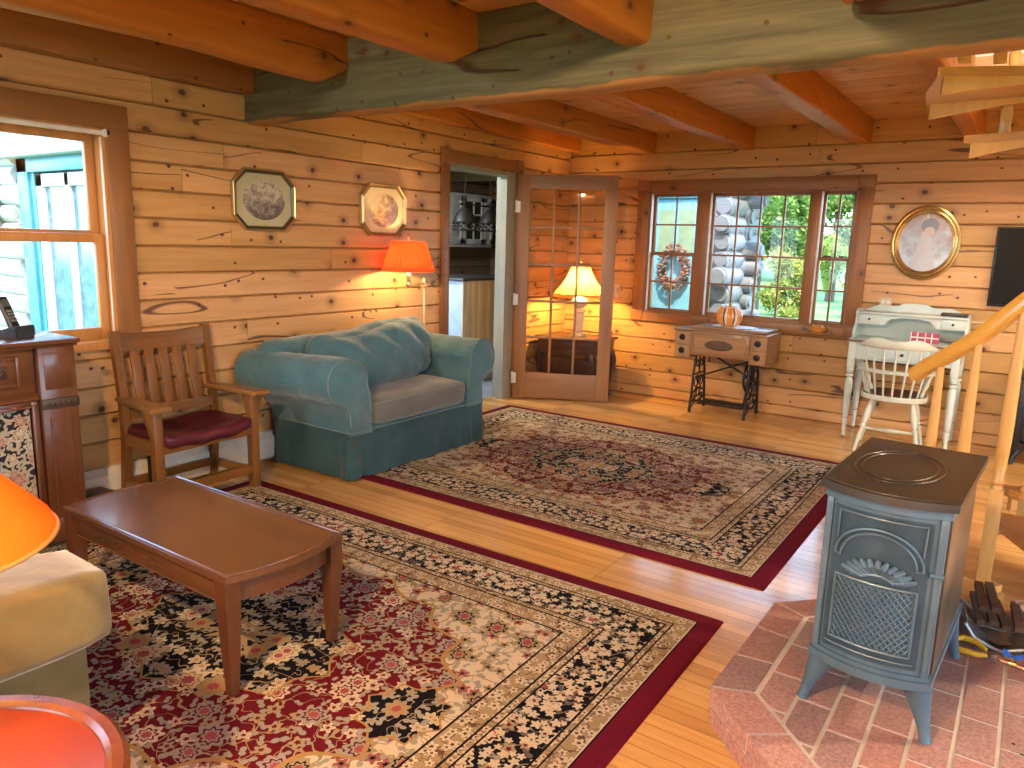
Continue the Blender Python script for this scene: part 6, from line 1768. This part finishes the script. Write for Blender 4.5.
# treads wind upward; balusters and handrail follow the outer edge
A0, DA, Z00, DZ = math.radians(190), math.radians(40), .26, .21
ZK = lambda k: {8: 1.95, 9: 2.13}.get(k, Z00+DZ*k)
for k in range(0, 11):
    tread(k, A0+DA*k+(.17 if k == 0 else 0), ZK(k), {0: .50, 1: .55, 8: .81, 9: 1.0, 10: 1.0}.get(k, .86), {0: .22, 1: .22}.get(k, .33))
SX, SY = 4.42, -2.62
def lb(wx, wy): return wx-SX, wy-SY
for (wx, wy, z0, z1, sq) in ((3.612, -2.83, .085, .935, .12), (3.745, -2.945, .085, 1.06, .12), (3.885, -3.02, .085, 1.235, .40)):
    x, y = lb(wx, wy); baluster(x, y, z0, z1, sq)
for ang, zt in ((236, 1), (262, 2), (290, 2), (316, 3), (342, 4), (8, 4), (30, 5), (58, 6), (85, 6), (110, 7)):
    a = math.radians(ang); z0 = ZK(zt); baluster(.78*math.cos(a), .78*math.sin(a), z0, z0+.86, .06)
# upper flight: balusters on the treads near the ceiling
for k, L in ((8, ((.70, .22), (.56, .18))), (9, ((.92, .38), (.80, .33), (.66, .28), (.50, .22)))):
    a = A0+DA*k
    for r, t_ in L:
        x, y = r*math.cos(a)-t_*math.sin(a)*-1*-1, r*math.sin(a)+t_*math.cos(a)
        x = r*math.cos(a)-(-t_)*math.sin(a)*-1 if False else r*math.cos(a)-t_*math.sin(a)
        zb = ZK(k)
        g = MB(); g.box(x-.022, x+.022, y-.022, y+.022, zb, zb+(.11 if k == 8 else .25), .003)
        g.lathe([(0, zb+.1), (.017, zb+.1), (.022, zb+.3), (.018, zb+.6), (.013, zb+.85), (0, zb+.85)], 14, Matrix.Translation((x, y, 0))); g.build('baluster', M['stair'], ss)
rail_w = [(3.505, -2.735, .875), (3.56, -2.79, .93), (3.64, -2.86, .995), (3.75, -2.95, 1.095), (3.885, -3.025, 1.25), (4.02, -3.10, 1.39), (4.18, -3.19, 1.54), (4.42, -3.26, 1.74), (4.66, -3.24, 1.93), (4.9, -3.10, 2.10), (5.05, -2.90, 2.26), (5.1, -2.65, 2.42)]
P = [Vector(lb(x, y)+(z,)) for x, y, z in rail_w]
g = MB(); rings = []
prof = [(-.030, -.022), (-.022, -.030), (.022, -.030), (.030, -.022), (.032, .010), (.022, .028), (-.022, .028), (-.032, .010)]
for i, p in enumerate(P):
    t_ = (P[min(i+1, len(P)-1)]-P[max(i-1, 0)]).normalized(); sx = t_.cross(Vector((0, 0, 1))).normalized(); up = sx.cross(t_)
    rings.append([g.bm.verts.new(p+sx*a+up*b) for a, b in prof])
for A, B in zip(rings, rings[1:]):
    for k in range(8): g.bm.faces.new((A[k], A[(k+1) % 8], B[(k+1) % 8], B[k]))
g.bm.faces.new(rings[0]); g.bm.faces.new(list(reversed(rings[-1])))
M['rail'] = wood('varnished_handrail', (.80, .44, .085), (.70, .35, .06), axis=0, rough=.22, isl=0, coat=.6)
g.build('handrail', M['rail'], ss)
fb = [lb(3.55, -2.775), lb(3.745, -2.945), lb(3.935, -3.055)]
g = MB()
for a_, b_ in zip(fb, fb[1:]): g.bar((*a_, .07), (*b_, .07), .075, .03)
for q in fb: g.box(q[0]-.03, q[0]+.03, q[1]-.03, q[1]+.03, 0, .055, .003)
g.build('foot_board', M['stair'], ss)
# ------------------------------------------------------------------ fill lights added out of view, shaped as ceiling lights
def fill_light(x, y, z, lab):
    c = thing('fill_light', lab, 'fill light', (x, y, z))
    g = MB(); g.lathe([(0, 0), (.16, 0), (.165, -.02), (.15, -.035), (0, -.035)], 32); g.build('pan', M['old_brass'], c)
    g = MB(); g.lathe([(.15, -.035), (.155, -.09), (.12, -.15), (.06, -.185), (0, -.195)], 32); g.build('glass_bowl', bulb_mat('fill_bowl_glow', (1, .85, .65), 3), c)
fill_light(5.2, -7.6, CEIL, 'added round fill light with a glass bowl at the near right end of the room')
fill_light(3.15, -6.95, CEIL, 'added round fill light with a glass bowl above the place where the camera stands')
fill_light(1.2, -8.0, CEIL, 'added round fill light with a glass bowl at the near left end of the room')
fill_light(6.4, -2.4, CEIL, 'added round fill light with a glass bowl over the space right of the stairs')
fill_light(-1.1, -1.9, 2.32, 'added round fill light with a glass bowl in the kitchen')
fill_light(4.3, -4.2, 4.6, 'added round fill light with a glass bowl upstairs over the stair well')
# ------------------------------------------------------------------ world, lamps, camera
W = bpy.data.worlds.new('World'); SC.world = W; W.use_nodes = True
nt = W.node_tree; nt.nodes.clear()
out = nt.nodes.new('ShaderNodeOutputWorld'); bg = nt.nodes.new('ShaderNodeBackground')
tc = nt.nodes.new('ShaderNodeTexCoord'); sp = nt.nodes.new('ShaderNodeSeparateXYZ'); rm = nt.nodes.new('ShaderNodeValToRGB')
nt.links.new(tc.outputs['Generated'], sp.inputs[0]); nt.links.new(sp.outputs[2], rm.inputs[0])
rm.color_ramp.elements[0].position = 0; rm.color_ramp.elements[0].color = (.62, .82, 1, 1)
rm.color_ramp.elements[1].position = .6; rm.color_ramp.elements[1].color = (.34, .62, 1, 1)
nt.links.new(rm.outputs[0], bg.inputs[0]); bg.inputs[1].default_value = SKY
nt.links.new(bg.outputs[0], out.inputs[0])

def lamp(name, typ, loc, energy, color, rot=None, **kw):
    d = bpy.data.lights.new(name, typ); d.energy = energy; d.color = color
    for k, v in kw.items(): setattr(d, k, v)
    o = bpy.data.objects.new(name, d); COL.objects.link(o); o.location = loc
    if rot is not None: o.rotation_euler = rot
    return o
def portal(name, loc, rot, sx, sy):
    o = lamp(name, 'AREA', loc, 1, (1, 1, 1), rot, shape='RECTANGLE', size=sx, size_y=sy)
    o.data.cycles.is_portal = True
    return o
def aim(d): return Vector(d).to_track_quat('-Z', 'Y').to_euler()
portal('sky_portal_left', (-.2, (WL[0]+WL[1])/2, 1.4), aim((1, 0, 0)), 1.4, 1.1)
portal('sky_portal_near', (-.2, (WL2[0]+WL2[1])/2, 1.25), aim((1, 0, 0)), 2.4, 1.6)
portal('sky_portal_back', (1.77, .2, 1.36), aim((0, -1, 0)), 1.85, 1.15)
portal('sky_portal_right', (XR+.2, (WR[0]+WR[1])/2, 1.2), aim((-1, 0, 0)), 5.2, 1.9)
for w_ in (WF, WF2): portal('sky_portal_front', ((w_[0]+w_[1])/2, YF-.2, 1.28), aim((0, 1, 0)), w_[1]-w_[0], 1.7)
portal('sky_portal_kitchen', (-1.55, KY0-.2, 1.45), aim((0, 1, 0)), 1.5, 1.1)
lamp('sun', 'SUN', (0, 0, 10), SUN, (1.0, .86, .66), aim((-.30, .55, -1.0)), angle=math.radians(1.0))
# bulbs of the lamps and of the added fill lights
for (n, p, e, c, r) in BULBS:
    lamp(n, 'POINT', p, e, c, shadow_soft_size=r)

cam = bpy.data.cameras.new('camera'); co = bpy.data.objects.new('camera', cam); COL.objects.link(co)
R = ((0.8186590644746784, 0.5736502568419896, 0.026883433161780268), (-0.1287294396589944, 0.1376866420230775, 0.9820749054799689), (-0.5596660321285595, 0.8074452126513156, -0.1865640936727801))
mw = Matrix(((R[0][0], R[1][0], -R[2][0], 3.9121), (R[0][1], R[1][1], -R[2][1], -6.55758), (R[0][2], R[1][2], -R[2][2], 1.42), (0, 0, 0, 1)))
co.matrix_world = mw
cam.sensor_width = 36; cam.lens = 745.72/1024*36; cam.clip_start = .02
SC.camera = co
SC.view_settings.view_transform = 'Standard'; SC.view_settings.look = 'None'
SC.view_settings.exposure = EXPOSURE; SC.view_settings.gamma = 1; SC.view_settings.use_curve_mapping = False
SC.cycles.use_denoising = True
SC.cycles.max_bounces = 10; SC.cycles.transparent_max_bounces = 16
SC.cycles.caustics_reflective = False; SC.cycles.caustics_refractive = False
SC.cycles.sample_clamp_indirect = 6.0
